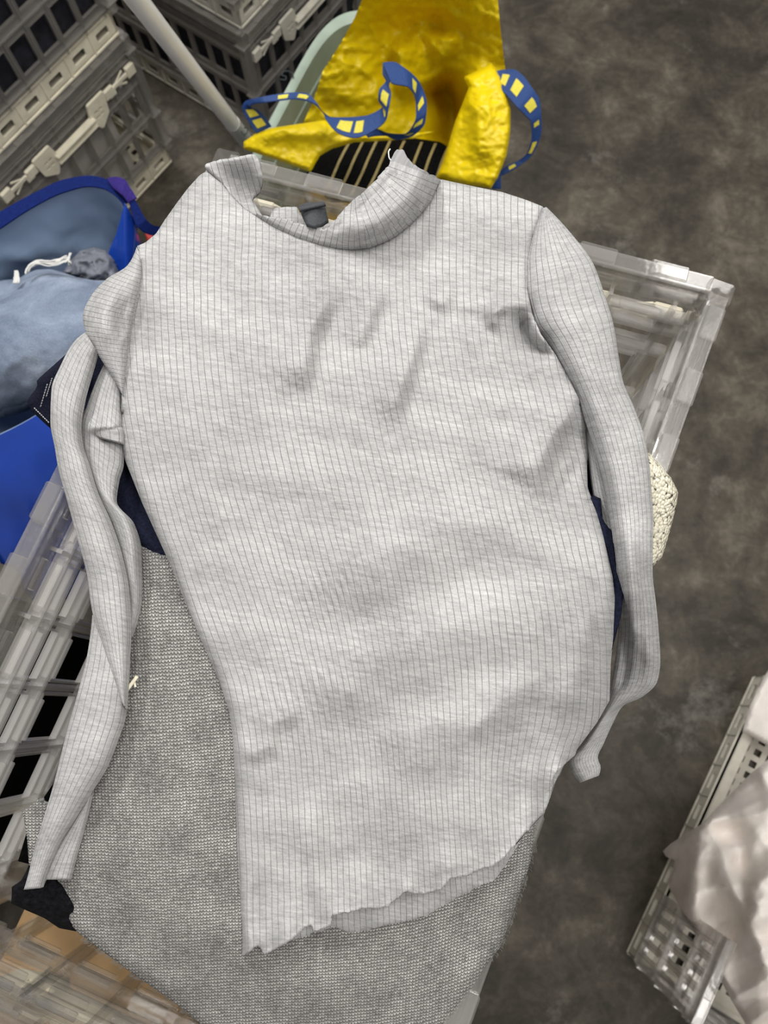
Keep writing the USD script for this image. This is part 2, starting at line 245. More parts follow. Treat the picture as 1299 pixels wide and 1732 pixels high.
def ribbon(left, right, z, n=60, m=14, bulge=0.006, drop=0.003, ribs=8, rib_len=None, prof=None, wave=None, t0=0, t1=1, s0=0, s1=1, lift=0.0):
    """a strip of cloth between two seen edges; z: heights along it; bulge: how far its middle stands up"""
    L = interp(left, n); R = interp(right, n); zz = np.interp(np.linspace(0, 1, n), np.linspace(0, 1, len(np.atleast_1d(z))), np.atleast_1d(z))
    bg = np.interp(np.linspace(0, 1, n), np.linspace(0, 1, len(np.atleast_1d(bulge))), np.atleast_1d(bulge))
    def at(t, s):
        x = np.interp(t, np.linspace(0, 1, n), L[:, 0]) * (1 - s) + np.interp(t, np.linspace(0, 1, n), R[:, 0]) * s
        y = np.interp(t, np.linspace(0, 1, n), L[:, 1]) * (1 - s) + np.interp(t, np.linspace(0, 1, n), R[:, 1]) * s
        h = np.interp(t, np.linspace(0, 1, n), zz) + np.interp(t, np.linspace(0, 1, n), bg) * (prof(s) if prof else np.sqrt(np.maximum(1 - (2 * s - 1) ** 2, 0))) + lift
        if wave is not None: h = h + wave(x, y, t, s)
        return x, y, h
    t, s = np.meshgrid(np.linspace(t0, t1, n), np.linspace(s0, s1, m), indexing='ij')
    # denser towards the edges, where it turns
    if prof is None and s0 == 0 and s1 == 1: s = 0.5 - 0.5 * np.cos(np.pi * s)
    x, y, h = at(t, s); V = P(x, y, h).reshape(-1, 3)
    i = np.arange((n - 1) * m).reshape(n - 1, m)[:, :-1].ravel()
    F = np.vstack([np.c_[i, i + 1, i + m], np.c_[i + 1, i + m + 1, i + m]])
    nn = np.cross(V[F[0, 1]] - V[F[0, 0]], V[F[0, 2]] - V[F[0, 0]])
    mid = F[len(F) // 4]; nn = np.cross(V[mid[1]] - V[mid[0]], V[mid[2]] - V[mid[0]])
    if nn[2] < 0: F = F[:, ::-1]
    ln = np.linalg.norm(np.diff((L + R)[:, :2] / 2, axis=0), axis=1).sum() / 11.5 if rib_len is None else rib_len
    uv = np.c_[(s * ribs).ravel() + 0.5, (t * ln).ravel()]
    return solid(V, F, drop, uv)
def tps(pts, smooth=0.0):
    a = np.asarray(pts, float); r = RBFInterpolator(a[:, :2] / 100, a[:, 2], kernel='thin_plate_spline', smoothing=smooth)
    return lambda x, y: r(np.c_[np.ravel(x), np.ravel(y)] / 100).reshape(np.shape(x))
def crease(x, y, pts, amp, wl, wr, end=0.32):
    """height of a fold along a seen line: wl wide on its left (walking along it), wr on its right; fades at both ends"""
    p = interp(pts, 40); dx = x[..., None] - p[:, 0]; dy = y[..., None] - p[:, 1]
    j = np.argmin(dx * dx + dy * dy, axis=-1); t = np.gradient(p, axis=0); t /= np.linalg.norm(t, axis=1)[:, None]
    ddx = np.take_along_axis(dx, j[..., None], -1)[..., 0]; ddy = np.take_along_axis(dy, j[..., None], -1)[..., 0]
    c = t[j, 0] * ddy - t[j, 1] * ddx            # >0: right of the line (picture y runs down)
    dist = np.hypot(ddx, ddy); w = np.where(c > 0, wr, wl)
    f = np.clip(np.minimum(j / 39.0, 1 - j / 39.0) / end, 0, 1); f = f * f * (3 - 2 * f) if end > 0 else 1
    return amp * np.exp(-(dist / w) ** 2) * f

# ------------------------------------------------------------------ the setting
fl = trimesh.creation.box((9, 9, 0.05)); fl.apply_translation((0, 1, -0.025))
obj('floor', fl, 'concrete', label='dark mottled concrete floor', kind='structure', smooth=False)

# ------------------------------------------------------------------ folding crates
def holes(w, h, rects, r=0.004):
    p = sg.box(0, 0, w, h)
    hs = [sg.box(a + r, b + r, c - r, d - r).buffer(r, quad_segs=3) for a, b, c, d in rects]
    return p.difference(shapely.union_all(hs)) if hs else p
def plate(poly, t):
    gs = getattr(poly, 'geoms', [poly]); return cat_(*[trimesh.creation.extrude_polygon(g, t, engine='earcut') for g in gs])
def upright(m):
    """(x, y, z) of a plate drawn in the xy plane -> x along the wall, y outward, z up"""
    m = m.copy(); m.vertices = np.c_[m.vertices[:, 0], m.vertices[:, 2], m.vertices[:, 1]]; m.invert(); return m
BASE_H = 0.050
def wall_parts(L, H, handle):
    """plate, rim and rails of one wall of a folding crate, standing on z = 0 at y = 0, outward is +y"""
    n = max(4, int(round(L / 0.050))); s = (L - 0.03) / n; rects = []
    rows = [(0.028, 0.085), (0.115, 0.172), (0.196, 0.236)]
    for k in range(n):
        a = 0.015 + k * s
        for (b, d) in rows:
            if handle and d > 0.19 and abs(a + s / 2 - L / 2) < 0.075: continue
            rects.append((a + 0.0055, b, a + s - 0.0055, d))
    if handle: rects.append((L / 2 - 0.065, 0.205, L / 2 + 0.065, 0.238))
    P1 = upright(plate(holes(L, H - 0.012, [(a, b, c, d) for a, b, c, d in rects]), 0.0035))
    rim = [box(0, L, -0.001, 0.0012, H - 0.026, H, 0.0005), box(0, L, 0.0105, 0.0125, H - 0.020, H - 0.002, 0.0006), box(0, L, -0.001, 0.0125, H - 0.0035, H - 0.0015, 0.0006), box(0.004, L - 0.004, 0.0034, 0.0115, H - 0.028, H - 0.0262, 0.0006)]
    for i in range(int(L / 0.05)):
        rim.append(box(0.010 + i * 0.05, 0.036 + i * 0.05, 0.0015, 0.0132, H - 0.0035, H + 0.0008, 0.0010))
        rim.append(box(0.0085 + i * 0.05, 0.0100 + i * 0.05, 0.0010, 0.0115, H - 0.028, H - 0.003))
        rim.append(box(0.018 + i * 0.05, 0.040 + i * 0.05, -0.0035, -0.0010, H - 0.018, H - 0.012, 0.0008))
    rails = []
    for z in (H - 0.045, H - 0.062, 0.100, 0.184, 0.012):
        rails.append(box(0.0, L, -0.004, 0.0072, z - 0.0025, z + 0.0025, 0.001))
    for z in (0.108, 0.092, 0.190, 0.178, H - 0.053, H - 0.036):
        for i in range(n):
            rails.append(box(0.015 + i * s + 0.008, 0.015 + (i + 1) * s - 0.008, -0.0055, -0.0003, z - 0.0016, z + 0.0016, 0.0008))
    ring = shapely.union_all([sg.box(a - 0.0006, b - 0.0006, c + 0.0006, d + 0.0006).buffer(0.0006).difference(sg.box(a + 0.0012, b + 0.0012, c - 0.0012, d - 0.0012).buffer(0.0008)) for a, b, c, d in rects])
    ring = upright(plate(ring, 0.0055)); ring.vertices[:, 1] -= 0.001; rails.append(ring)
    for i in range(n + 1):
        rails.append(box(0.015 + i * s - 0.0014, 0.015 + i * s + 0.0014, -0.003, 0.006, 0.0, H - 0.03))
    return P1, cat_(*rim), cat_(*rails)
def latch_mesh(L, side, H):
    """arm with two prongs that runs from the grip to the corner"""
    z = H - 0.062; m = [box(0.110, L / 2 - 0.012, 0, 0.004, z - 0.0045, z + 0.0045, 0.0012), box(0.094, 0.118, -0.001, 0.006, z - 0.010, z + 0.010, 0.0015),
        box(0.104, 0.122, -0.001, 0.005, z - 0.014, z + 0.004, 0.0015), box(L / 2 - 0.026, L / 2 - 0.004, -0.002, 0.006, z - 0.010, z + 0.013, 0.0015)]
    for q, l in ((28, 0.030), (-28, 0.032)):
        b = box(0, l, 0, 0.003, -0.002, 0.002, 0.0008); b.apply_transform(trimesh.transformations.rotation_matrix(-math.radians(q), (0, 1, 0))); b.apply_translation((0.124, 0.0, z)); m.append(b)
    m = cat_(*m)
    if side < 0: m.vertices[:, 0] *= -1; m.invert()
    m.apply_translation((L / 2, 0.0085, 0)); return m
def grip_mesh(L, H):
    z = H - 0.095
    a = sg.Polygon([(-0.066, 0.040), (-0.040, 0.040), (-0.036, 0.018), (0.036, 0.018), (0.040, 0.040), (0.066, 0.040), (0.062, 0.006), (0.046, -0.008), (0.040, 0.004), (-0.040, 0.004), (-0.046, -0.008), (-0.062, 0.006)]).buffer(0.003, quad_segs=3)
    hs = [sg.box(x - 0.003, y - 0.002, x + 0.003, y + 0.002) for sx in (-1, 1) for x in (sx * 0.054, sx * 0.046) for y in (0.012, 0.022)]
    g = upright(plate(a.difference(shapely.union_all(hs)), 0.005)); lip = [box(-0.038, 0.038, 0.0, 0.013, 0.0165, 0.0205, 0.001)] + [box(-0.038, 0.038, 0.0, 0.010, 0.002, 0.006, 0.001)]
    g = cat_(g, *lip); g.vertices[:, 0] *= 1.38; g.vertices[:, 2] *= 1.15; g.apply_translation((L / 2, 0.010, z)); return g
def base_parts(L, W):
    """cream tray with slotted walls and an open grid for a floor"""
    out = []
    for k, (l, rot, off) in enumerate(((L, 0, (0, W, 0)), (W, -90, (L, W, 0)), (L, 180, (L, 0, 0)), (W, 90, (0, 0, 0)))):
        n = int(l / 0.055); s = l / n
        w = upright(plate(holes(l, BASE_H, [(i * s + 0.017, 0.016, (i + 1) * s - 0.014, 0.032) for i in range(n)], 0.003), 0.004)); w.vertices[:, 1] -= 0.004
        w = cat_(w, box(0, l, -0.012, 0.003, BASE_H - 0.004, BASE_H, 0.001), box(0, l, -0.004, 0.002, 0.0, 0.005, 0.001), *[box(i * s - 0.0015, i * s + 0.0015, -0.002, 0.0025, 0.004, BASE_H - 0.003) for i in range(1, n)])
        w.apply_transform(trimesh.transformations.rotation_matrix(math.radians(rot), (0, 0, 1))); w.apply_translation(off); out.append(w)
    n, m = int(L / 0.022), int(W / 0.022); a, b = L / n, W / m
    f = plate(holes(L, W, [(i * a + 0.005, j * b + 0.005, (i + 1) * a - 0.005, (j + 1) * b - 0.005) for i in range(1, n - 1) for j in range(1, m - 1)], 0.001), 0.003)
    f.apply_translation((0, 0, 0.006)); return cat_(*out), f
def crate(name, label, corners, z0, H, clear_mat, rim_mat, cream, group=None, lean=0.0):
    """corners: far left, far right, near right, near left in plan (end walls: far and near)"""
    C = [np.array(c, float) for c in corners]; mid = sum(C) / 4
    t = thing(name, label, 'crate', (*mid, z0), group)
    for k in range(4):
        a, b = C[k], C[(k + 1) % 4]; L = np.linalg.norm(b - a); end = k % 2 == 0
        e = (b - a) / L; out = np.array([-e[1], e[0]])
        M = np.eye(4); M[:3, 0] = (*e, 0); M[:3, 1] = (*out, 0); M[:3, 3] = (*a, z0 + BASE_H - 0.002); 
        def put(m):
            m = m.copy(); m.apply_transform(M); return m
        pl, rim, rails = wall_parts(L, H - BASE_H, end)
        w = obj('end_panel' if end else 'side_panel', put(pl), clear_mat, t)
        obj('rim', put(rim), rim_mat, w); obj('rail', put(rails), 'clear_plastic_rail' if rim_mat == 'clear_plastic_rim' and k != 2 else clear_mat, w)
        if end:
            obj('grip', put(grip_mesh(L, H - BASE_H)), cream, w, label='cream plastic grip')
            for s in (-1, 1): obj('latch', put(latch_mesh(L, s, H - BASE_H)), cream, w, label='cream plastic latch arm with two prongs')
        post = cat_(box(-0.004, 0.014, -0.004, 0.014, 0, H - BASE_H + 0.002, 0.002), *[box(-0.006, 0.018, -0.006, 0.018, z, z + 0.004, 0.001) for z in (0.02, 0.10, H - BASE_H - 0.03)])
        post.apply_translation((-0.006, 0, 0)); obj('corner_post', put(post), clear_mat, t)
    e = (C[1] - C[0]) / np.linalg.norm(C[1] - C[0]); L = np.linalg.norm(C[1] - C[0]); W = np.linalg.norm(C[0] - C[3]); n = (C[0] - C[3]) / W
    M = np.eye(4); M[:3, 0] = (*e, 0); M[:3, 1] = (*n, 0); M[:3, 3] = (*C[3], z0)
    for nm, m in zip(('base_tray', 'base_grid'), base_parts(L, W)):
        m.apply_transform(M); obj(nm, m, cream, t)
    return t
def rectangle(corner, e, L, W):
    """far-left first; e: along the end wall to the right; W goes towards the viewer"""
    e = np.array(e) / np.linalg.norm(e); n = np.array([e[1], -e[0]]); c = np.array(corner, float)
    return [c, c + L * e, c + L * e + W * n, c + W * n]
TH = math.radians(-25.24); EU = np.array([math.cos(TH), math.sin(TH)]); EN = np.array([EU[1], -EU[0]])
def K(a, n): return (EU * a + EN * n) * (CZ - RIM)
main_corners = [K(-0.540, -0.655), K(0.210, -0.715), K(0.172, 0.50), K(-0.522, 0.50)]
crate('clear_crate', 'clear folding crate under the light grey ribbed top, topmost of its stack', main_corners, RIM - 0.33, 0.33, 'clear_plastic', 'clear_plastic_rim', 'cream_plastic')
for k in (1, 0):
    crate('clear_crate', ('clear folding crate standing on the floor at the foot of the stack under the clothes', 'clear folding crate in the middle of the stack under the clothes')[k], main_corners, 0.33 * k, 0.33, 'clear_plastic_dusty', 'clear_plastic_dusty', 'cream_plastic')
# left stack: its end wall with the grip faces the viewer
lc = np.array([-0.421, 1.216]); ld = np.array([-0.644, -0.765]); 
def left_rect():
    nr, nl = lc, lc + 0.366 * ld; back = np.array([ld[1], -ld[0]]); back = back if back[1] > 0 else -back
    return [nr + 0.53 * back, nl + 0.53 * back, nl, nr]
LR = left_rect(); LR = [LR[1], LR[0], LR[3], LR[2]]
for k, lab in enumerate(('grey clear crate with cream grip standing on the floor behind the blue bag', 'clear crate with cream slotted base in the upper left corner, dark clothes inside')):
    crate('clear_crate', lab, LR, 0.335 * k + 0.002, 0.335, 'clear_plastic_dusty', 'clear_plastic_dusty', 'cream_plastic')
bc = np.array([-0.205, 1.245]); bd = np.array([0.779, -0.626]); bn = np.array([0.626, 0.779])
BR = [bc - 0.53 * bd, bc - 0.53 * bd + 0.366 * bn, bc + 0.366 * bn, bc]
for k, lab in enumerate(('grey clear slatted crate of dark clothes standing on the floor behind the white pole', 'grey clear crate at the top edge beside the pole, upper one of the rear stack')):
    crate('clear_crate', lab, BR, 0.30 * k + 0.002, 0.30, 'clear_plastic_dusty', 'clear_plastic_dusty', 'grey_cream_plastic')
def lump(corners, z0, z1, seed, inset=0.012):
    """clothes pressed into a crate: a soft block with bulging, creased sides"""
    C = [np.array(c) for c in corners]; b = trimesh.creation.box((1, 1, 1))
    for _ in range(4): b = b.subdivide()
    v = b.vertices + 0.5
    n = meshkit.fbm(v * 5 + seed * 7, 4, seed); n2 = meshkit.fbm(v * 11 + seed * 3, 3, seed + 1)
    v = 0.5 + (v - 0.5) * (0.90 + 0.10 * n[:, None]); 
    x, y = np.clip(v[:, 0], 0.02, 0.98), np.clip(v[:, 1], 0.02, 0.98)
    q = ((1 - x) * (1 - y))[:, None] * C[3] + (x * (1 - y))[:, None] * C[2] + (x * y)[:, None] * C[1] + ((1 - x) * y)[:, None] * C[0]
    z = z0 + (z1 - z0) * v[:, 2] + np.where(v[:, 2] > 0.6, 0.035 * (n2 - 0.5), 0)
    return np.c_[q, z], b.faces
obj('dark_clothes', lump(LR, 0.35, 0.60, 3), 'dark_clothes', None, 'dark clothes heaped inside the upper left crate with the cream slotted base', 'clothes', smooth=True)
obj('dark_clothes', lump(BR, 0.02, 0.27, 5), 'dark_clothes', None, 'dark clothes packed in the rear floor crate behind the white pole', 'clothes', smooth=True)
obj('dark_clothes', lump(BR, 0.32, 0.55, 6), 'maroon_clothes', None, 'dark reddish clothes in the rear upper crate at the top edge', 'clothes', smooth=True)
obj('dark_clothes', lump([K(-0.46, -0.38), K(0.02, -0.40), K(0.10, 0.42), K(-0.45, 0.42)], RIM - 0.31, RIM - 0.09, 8), 'black_cloth', None, 'black clothes inside the clear crate under the ribbed top, seen through its left side', 'clothes', smooth=True)
obj('dark_clothes', lump([K(-0.52, -0.50), K(0.12, -0.50), K(0.12, 0.46), K(-0.50, 0.46)], 0.35, 0.62, 9), 'black_cloth', None, 'black clothes inside the middle crate of the stack under the tops', 'clothes', smooth=True)
q0, q1, q2, q3 = [np.array(c) for c in LR]; ex = (q2 - q3) / np.linalg.norm(q2 - q3); ey = (q0 - q3) / np.linalg.norm(q0 - q3)
card = box(0, 0.27, 0.0, 0.44, 0.0, 0.235, 0.004); seam = box(0.112, 0.118, -0.0015, 0.44, 0.0, 0.236)
M = np.eye(4); M[:3, 0] = (*(ex if True else -ex), 0); M[:3, 1] = (*ey, 0); M[:3, 3] = (*(q3 + 0.018 * ex + 0.016 * ey), 0.022)
card.apply_transform(M); seam.apply_transform(M)
obj('grey_carton', card, 'grey_card', None, 'plain grey carton inside the floor crate with the cream grip', 'carton')

hc = P(40, 1230, 0.30)[:2]
obj('dark_clothes', lump([hc + d for d in (np.array([-0.30, 0.16]), np.array([0.02, 0.16]), np.array([-0.06, -0.24]), np.array([-0.34, -0.24]))], 0.004, 0.46, 12), 'black_cloth', None, 'black clothes heaped on the floor left of the crate, seen through its left wall', 'clothes', smooth=True)

# ------------------------------------------------------------------ white pole
p0, p1 = P(455, 289, 0.10), P(195, -48, 0.80)
dd = (p0 - p1); p0 = p0 + dd * ((p0[2] - 0.004) / -dd[2]) if dd[2] < 0 else p0
t = thing('white_pole', 'long white plastic pole leaning between the crates and the green tub', 'pole', p0)
jn = p1 + (p0 - p1) * 0.55
obj('shaft', tube(np.linspace(p1 + (p1 - p0) * 0.3, jn, 4), 0.0128, 20), 'white_pole', t, smooth=40)
obj('sleeve_end', tube(np.linspace(jn, p0, 3), 0.0134, 20), 'grey_ferrule', t, label='greyer lower sleeve of the pole', smooth=40)

# ------------------------------------------------------------------ pale green tub
TZ = 0.36
def superloop(c, ax, ay, ang, n=72, p=3.2):
    a = np.linspace(0, 2 * math.pi, n, endpoint=False); x = np.sign(np.cos(a)) * np.abs(np.cos(a)) ** (2 / p) * ax; y = np.sign(np.sin(a)) * np.abs(np.sin(a)) ** (2 / p) * ay
    return np.c_[c[0] + x * math.cos(ang) - y * math.sin(ang), c[1] + x * math.sin(ang) + y * math.cos(ang)]
_tl, _tr = P(566, -6, TZ)[:2], P(872, 92, TZ)[:2]; _w = np.linalg.norm(_tr - _tl); _e = (_tr - _tl) / _w; _n = np.array([_e[1], -_e[0]])
tubc = (_tl + _tr) / 2 + _n * 0.235; tub_ang = math.atan2(_e[1], _e[0])
def lathe_loop(profile, n=72):
    V, F = [], []
    for (s, z) in profile: V += [(*q, z) for q in superloop(tubc, _w / 2 / 1.045 * s, 0.235 / 1.045 * s, tub_ang, n, 4.5)]
    for i in range(len(profile) - 1):
        for k in range(n):
            a, b = i * n + k, i * n + (k + 1) % n; F += [(a, b, b + n), (a, b + n, a + n)]
    return np.array(V), np.array(F)
t = thing('green_tub', 'pale green plastic tub holding the yellow bag behind the crate', 'tub', (*tubc, 0))
prof = [(0.0, 0.0), (0.80, 0.0), (0.84, 0.01), (0.985, TZ - 0.03), (1.0, TZ - 0.028), (1.045, TZ - 0.026), (1.05, TZ - 0.004), (1.03, TZ + 0.002), (0.985, TZ), (0.95, TZ - 0.004), (0.93, TZ - 0.05), (0.915, TZ - 0.052), (0.90, TZ - 0.14), (0.885, TZ - 0.142), (0.81, 0.02), (0.78, 0.008), (0.0, 0.008)]
obj('tub_body', lathe_loop(prof), 'pale_green_plastic', t, smooth=40)
def mark(pts):
    c = np.array(pts, float); q = P(c[:, 0], c[:, 1], TZ + 0.0035); return tube(interp(q, 24), 0.0011, 6)
obj('marker_scribble', cat_(mark([(489, 120), (480, 121), (477, 127), (484, 130), (483, 135), (474, 134)]), mark([(489, 122), (495, 124), (496, 132)])), 'marker_ink', t, label='dark marker scribble on the tub rim')
obj('marker_scribble', cat_(mark([(413, 216), (419, 217), (418, 224), (412, 228)]), mark([(408, 222), (414, 230)])), 'marker_ink', t, label='dark marker scribble on the tub rim near the crate')

# ------------------------------------------------------------------ yellow bag
t = thing('yellow_bag', 'big yellow plastic shopping bag with blue straps standing open in the green tub', 'bag', (*tubc, 0.02))
def crumple(x, y, s, amp, seed): 
    q = np.c_[np.ravel(x) / s, np.ravel(y) / s, np.full(np.size(x), 0.37)]
    n = np.abs(meshkit.fbm(q, 4, seed) - 0.5) * 2; return (amp * (0.5 - n)).reshape(np.shape(x))
zback = tps([(560, 235, .34), (680, 240, .33), (780, 250, .33), (530, 170, .40), (620, 150, .42), (700, 130, .36), (720, 40, .44), (600, 30, .52), (640, -40, .60), (850, -40, .60), (800, 20, .53), (850, 120, .46), (865, 200, .42), (760, 160, .36)])
def zy(x, y, d):
    z = zback(x, y) + crumple(x, y, 46, 0.030, 3) + crumple(x, y, 18, 0.008, 5) * (y < 150)
    z += crease(x, y, [(660, 60), (678, 100), (684, 140), (700, 175)], 0.055, 60, 14, 0.3) + crease(x, y, [(765, 45), (757, 80), (725, 105)], 0.035, 14, 40) + crease(x, y, [(840, 110), (790, 140), (745, 130)], 0.03, 18, 30)
    z += crease(x, y, [(735, 125), (762, 165), (768, 215), (764, 262)], -0.10, 24, 34, 0.2)
    return z
V, F, _ = sheet([(510, 214), (530, 170), (546, 120), (575, 75), (600, 30), (612, 0), (628, -45), (850, -45), (842, 0), (848, 60), (856, 130), (862, 190), (815, 250), (760, 290), (680, 285), (560, 262), (520, 240)], zy, 4.0, 0.002)
obj('back_wall', (V, F), 'yellow_bag_plastic', t, smooth=True)
zlip = tps([(412, 244, .45), (456, 220, .47), (549, 205, .47), (600, 232, .46), (680, 233, .44), (525, 275, .44), (470, 262, .45)])
V, F, _ = sheet([(412, 240), (432, 226), (456, 217), (502, 210), (549, 203), (572, 215), (592, 226), (640, 230), (690, 226), (735, 222), (700, 233), (660, 236), (600, 239), (562, 250), (541, 262), (525, 290), (470, 270), (412, 251)], lambda x, y, d: zlip(x, y) + round_off(d, 8, 0.006) + crumple(x, y, 30, 0.012, 8) + crease(x, y, [(430, 240), (500, 225), (580, 232)], 0.012, 20, 12), 3.0, 0.002)
obj('front_lip', (V, F), 'yellow_bag_plastic', t, smooth=True)
zrl = tps([(826, 111, .50), (863, 185, .50), (858, 259, .47), (830, 314, .44), (743, 296, .40), (770, 220, .44), (800, 150, .49)])
V, F, _ = sheet([(822, 112), (830, 106), (842, 118), (856, 150), (864, 185), (863, 225), (857, 262), (842, 300), (830, 318), (780, 310), (738, 300), (748, 275), (758, 245), (770, 205), (784, 171), (793, 148), (785, 130)], lambda x, y, d: zrl(x, y) + round_off(d, 14, 0.014) + crumple(x, y, 34, 0.016, 12) + crease(x, y, [(795, 150), (812, 200), (805, 290)], 0.018, 28, 14), 3.0, 0.002)
obj('side_fold', (V, F), 'yellow_bag_plastic', t, smooth=True)
# lower body of the bag, sunk in the tub
V, F = lathe_loop([(0.0, 0.03), (0.66, 0.03), (0.72, 0.10), (0.74, 0.20), (0.73, 0.20), (0.70, 0.10), (0.64, 0.036), (0.0, 0.036)])
obj('bag_bottom', (V, F), 'yellow_bag_plastic', t, smooth=40)
def c7(*p): return [(400 + x / 3.82, 90 + y / 3.82) for x, y in p]
def c2(*p): return [(350 + x / 2.165, y / 2.165) for x, y in p]
straps = [
 (c7((130, 515), (60, 410), (35, 350), (60, 308), (150, 285), (280, 262), (380, 252), (450, 257), (500, 296), (560, 378), (620, 420)), c7((225, 470), (190, 420), (135, 365), (85, 345), (100, 328), (170, 316), (290, 302), (370, 294), (440, 302), (500, 325), (545, 365), (575, 412)), [.47, .50, .53, .53, .52, .51], [(0.03, 0.10), (0.13, 0.20), (0.52, 0.60), (0.68, 0.76)]),
 (c7((600, 412), (700, 414), (830, 404), (900, 378), (945, 338), (915, 298), (920, 240), (965, 175), (943, 130), (945, 62)), c7((570, 410), (690, 530), (760, 545), (900, 490), (970, 420), (985, 350), (1000, 262), (985, 205), (1005, 150), (1000, 60)), [.51, .52, .53, .54, .56, .57, .58], [(0.12, 0.24), (0.27, 0.34), (0.55, 0.60), (0.64, 0.74)]),
 (c7((945, 62), (1010, 55), (1080, 90), (1190, 200), (1230, 330), (1220, 440), (1180, 500), (1110, 542), (1030, 555), (960, 530), (850, 542)), c7((1000, 190), (1030, 200), (1100, 212), (1148, 268), (1160, 340), (1160, 400), (1130, 480), (1080, 522), (980, 515), (900, 488), (830, 520)), [.585, .58, .56, .55, .53, .51, .49], [(0.22, 0.27), (0.37, 0.42), (0.53, 0.57), (0.66, 0.70)]),
]
def strap_prof(s): return 0.5 + 0 * s
sp = None
parts = []
for (l, r, z, pat) in straps: parts.append(ribbon(l, r, z, 60, 5, 0.0, 0.0016, prof=strap_prof)[:2])
sp = obj('strap', cat_(*parts), 'blue_webbing', t, smooth=40)
for (l, r, z, pat) in straps:
    for (a, b) in pat: obj('strap_print', ribbon(l, r, z, 24, 4, 0.0, 0.0008, prof=strap_prof, t0=a, t1=b, s0=0.22, s1=0.78, lift=0.0008)[:2], 'yellow_print', sp, smooth=40)
l, r = c2((1030, 270), (1080, 256), (1120, 253), (1150, 270), (1190, 320), (1220, 372), (1226, 470), (1195, 560), (1150, 602), (1100, 632), (1070, 645)), c2((1038, 285), (1060, 310), (1100, 350), (1135, 390), (1165, 420), (1186, 445), (1190, 490), (1172, 560), (1140, 588), (1100, 606), (1078, 622))
zs = [.50, .51, .51, .49, .46, .43, .42]
sp = obj('strap', cat_(ribbon(l, r, zs, 60, 5, 0.0, 0.0016, prof=strap_prof)[:2], ribbon(c2((1040, 660), (1045, 690)), c2((1075, 625), (1078, 690)), [.44, .42], 6, 4, 0, 0.0016, prof=strap_prof)[:2]), 'blue_webbing', t, smooth=40)
for (a, b) in ((0.10, 0.15), (0.20, 0.27), (0.36, 0.43), (0.52, 0.55), (0.66, 0.75), (0.88, 0.93)): obj('strap_print', ribbon(l, r, zs, 24, 4, 0.0, 0.0008, prof=strap_prof, t0=a, t1=b, s0=0.25, s1=0.75, lift=0.0008)[:2], 'yellow_print', sp, smooth=40)
# black garment with gold stripes inside the yellow bag
t = thing('striped_garment', 'black garment with thin gold stripes lying in the yellow bag', 'clothes', (*P(630, 270, 0.3)[:2], 0.30))
zst = tps([(520, 290, .375), (560, 255, .385), (690, 240, .385), (780, 260, .375), (640, 290, .40), (700, 330, .38), (560, 330, .38)])
V, F, _ = sheet([(515, 300), (528, 270), (548, 252), (600, 236), (690, 232), (745, 240), (790, 270), (760, 340), (560, 340)], lambda x, y, d: zst(x, y) + round_off(d, 14, 0.02) + crumple(x, y, 30, 0.01, 4), 4.0, 0.004)
obj('cloth', (V, F), 'black_cloth', t, smooth=True)
for k in range(9):
    xa = 582 + k * 23.5 + (6 if k > 4 else 0); dx = -28 if k < 5 else -22
    pts = [(xa + 8, 236 + 2 * abs(k - 3)), (xa + 8 + dx * 0.5, 268), (xa + 8 + dx, 300), (xa + dx * 1.3, 330)]
    pl, pr = [(x - 2.4, y) for x, y in pts], [(x + 2.4, y) for x, y in pts]
    wv = lambda x, y, t_, s: zst(x, y) + crumple(x, y, 30, 0.01, 4) + round_off(shapely.distance(shapely.points(np.c_[x.ravel(), y.ravel()]), sg.Polygon([(515, 300), (528, 270), (548, 252), (600, 236), (690, 232), (745, 240), (790, 270), (760, 340), (560, 340)]).exterior).reshape(x.shape), 14, 0.02)
    V, F, _ = ribbon(pl, pr, [0.0012], 24, 4, 0.0, 0.0012, prof=strap_prof, wave=wv); obj('stripe', (V, F), 'gold_stripe', t, smooth=True)

# ------------------------------------------------------------------ blue bag with jeans
BZ = 0.62
rim_px = [(-95, 432), (-40, 392), (0, 371), (50, 339), (105, 314), (150, 306), (188, 318), (212, 345), (229, 392), (222, 450), (196, 540), (150, 625), (80, 690), (0, 735), (-95, 770)]
rim3 = interp(np.c_[P(*np.array(rim_px, float).T, BZ)], 90)
cen = rim3.mean(0)
def bag_wall(scale0, n_z=44, z1=BZ, seed=2, inner=0.0):
    V, F, n = [], [], len(rim3)
    for j in range(n_z):
        f = j / (n_z - 1); z = z1 * (1 - f) + 0.015 * f; s = scale0 * (1 - 0.10 * f)
        q = cen + (rim3 - cen) * s; q[:, 2] = z
        near = np.clip((cen[1] + 0.02 - q[:, 1]) / 0.12, 0, 1); q[:, :2] += np.array([0.035, -0.17]) * (near * math.sin(math.pi * min(1, f * 1.25)) ** 0.8)[:, None] if 0 < f < 0.8 else 0
        w = (np.abs(meshkit.fbm(np.c_[q[:, :2] * 6, np.full(n, z * 8)], 4, seed) - 0.5) * 2 - 0.3) * 0.08 * min(1, 3.5 * f) + (np.abs(meshkit.fbm(np.c_[q[:, :2] * 15 + 5, np.full(n, z * 17)], 3, seed + 9) - 0.5) * 2 - 0.3) * 0.035 * min(1, 3.5 * f); dr = (rim3 - cen)[:, :2]; dr /= np.linalg.norm(dr, axis=1)[:, None]
        q[:, :2] += dr * w[:, None] ; V.append(q)
    V = np.array(V).reshape(-1, 3)
    for j in range(n_z - 1):
        for k in range(n):
            a, b = j * n + k, j * n + (k + 1) % n; F += [(a, b, b + n), (a, b + n, a + n)]
    return V, np.array(F)
t = thing('blue_bag', 'blue plastic shopping bag full of jeans beside the left crates', 'bag', (cen[0], cen[1], 0.01))
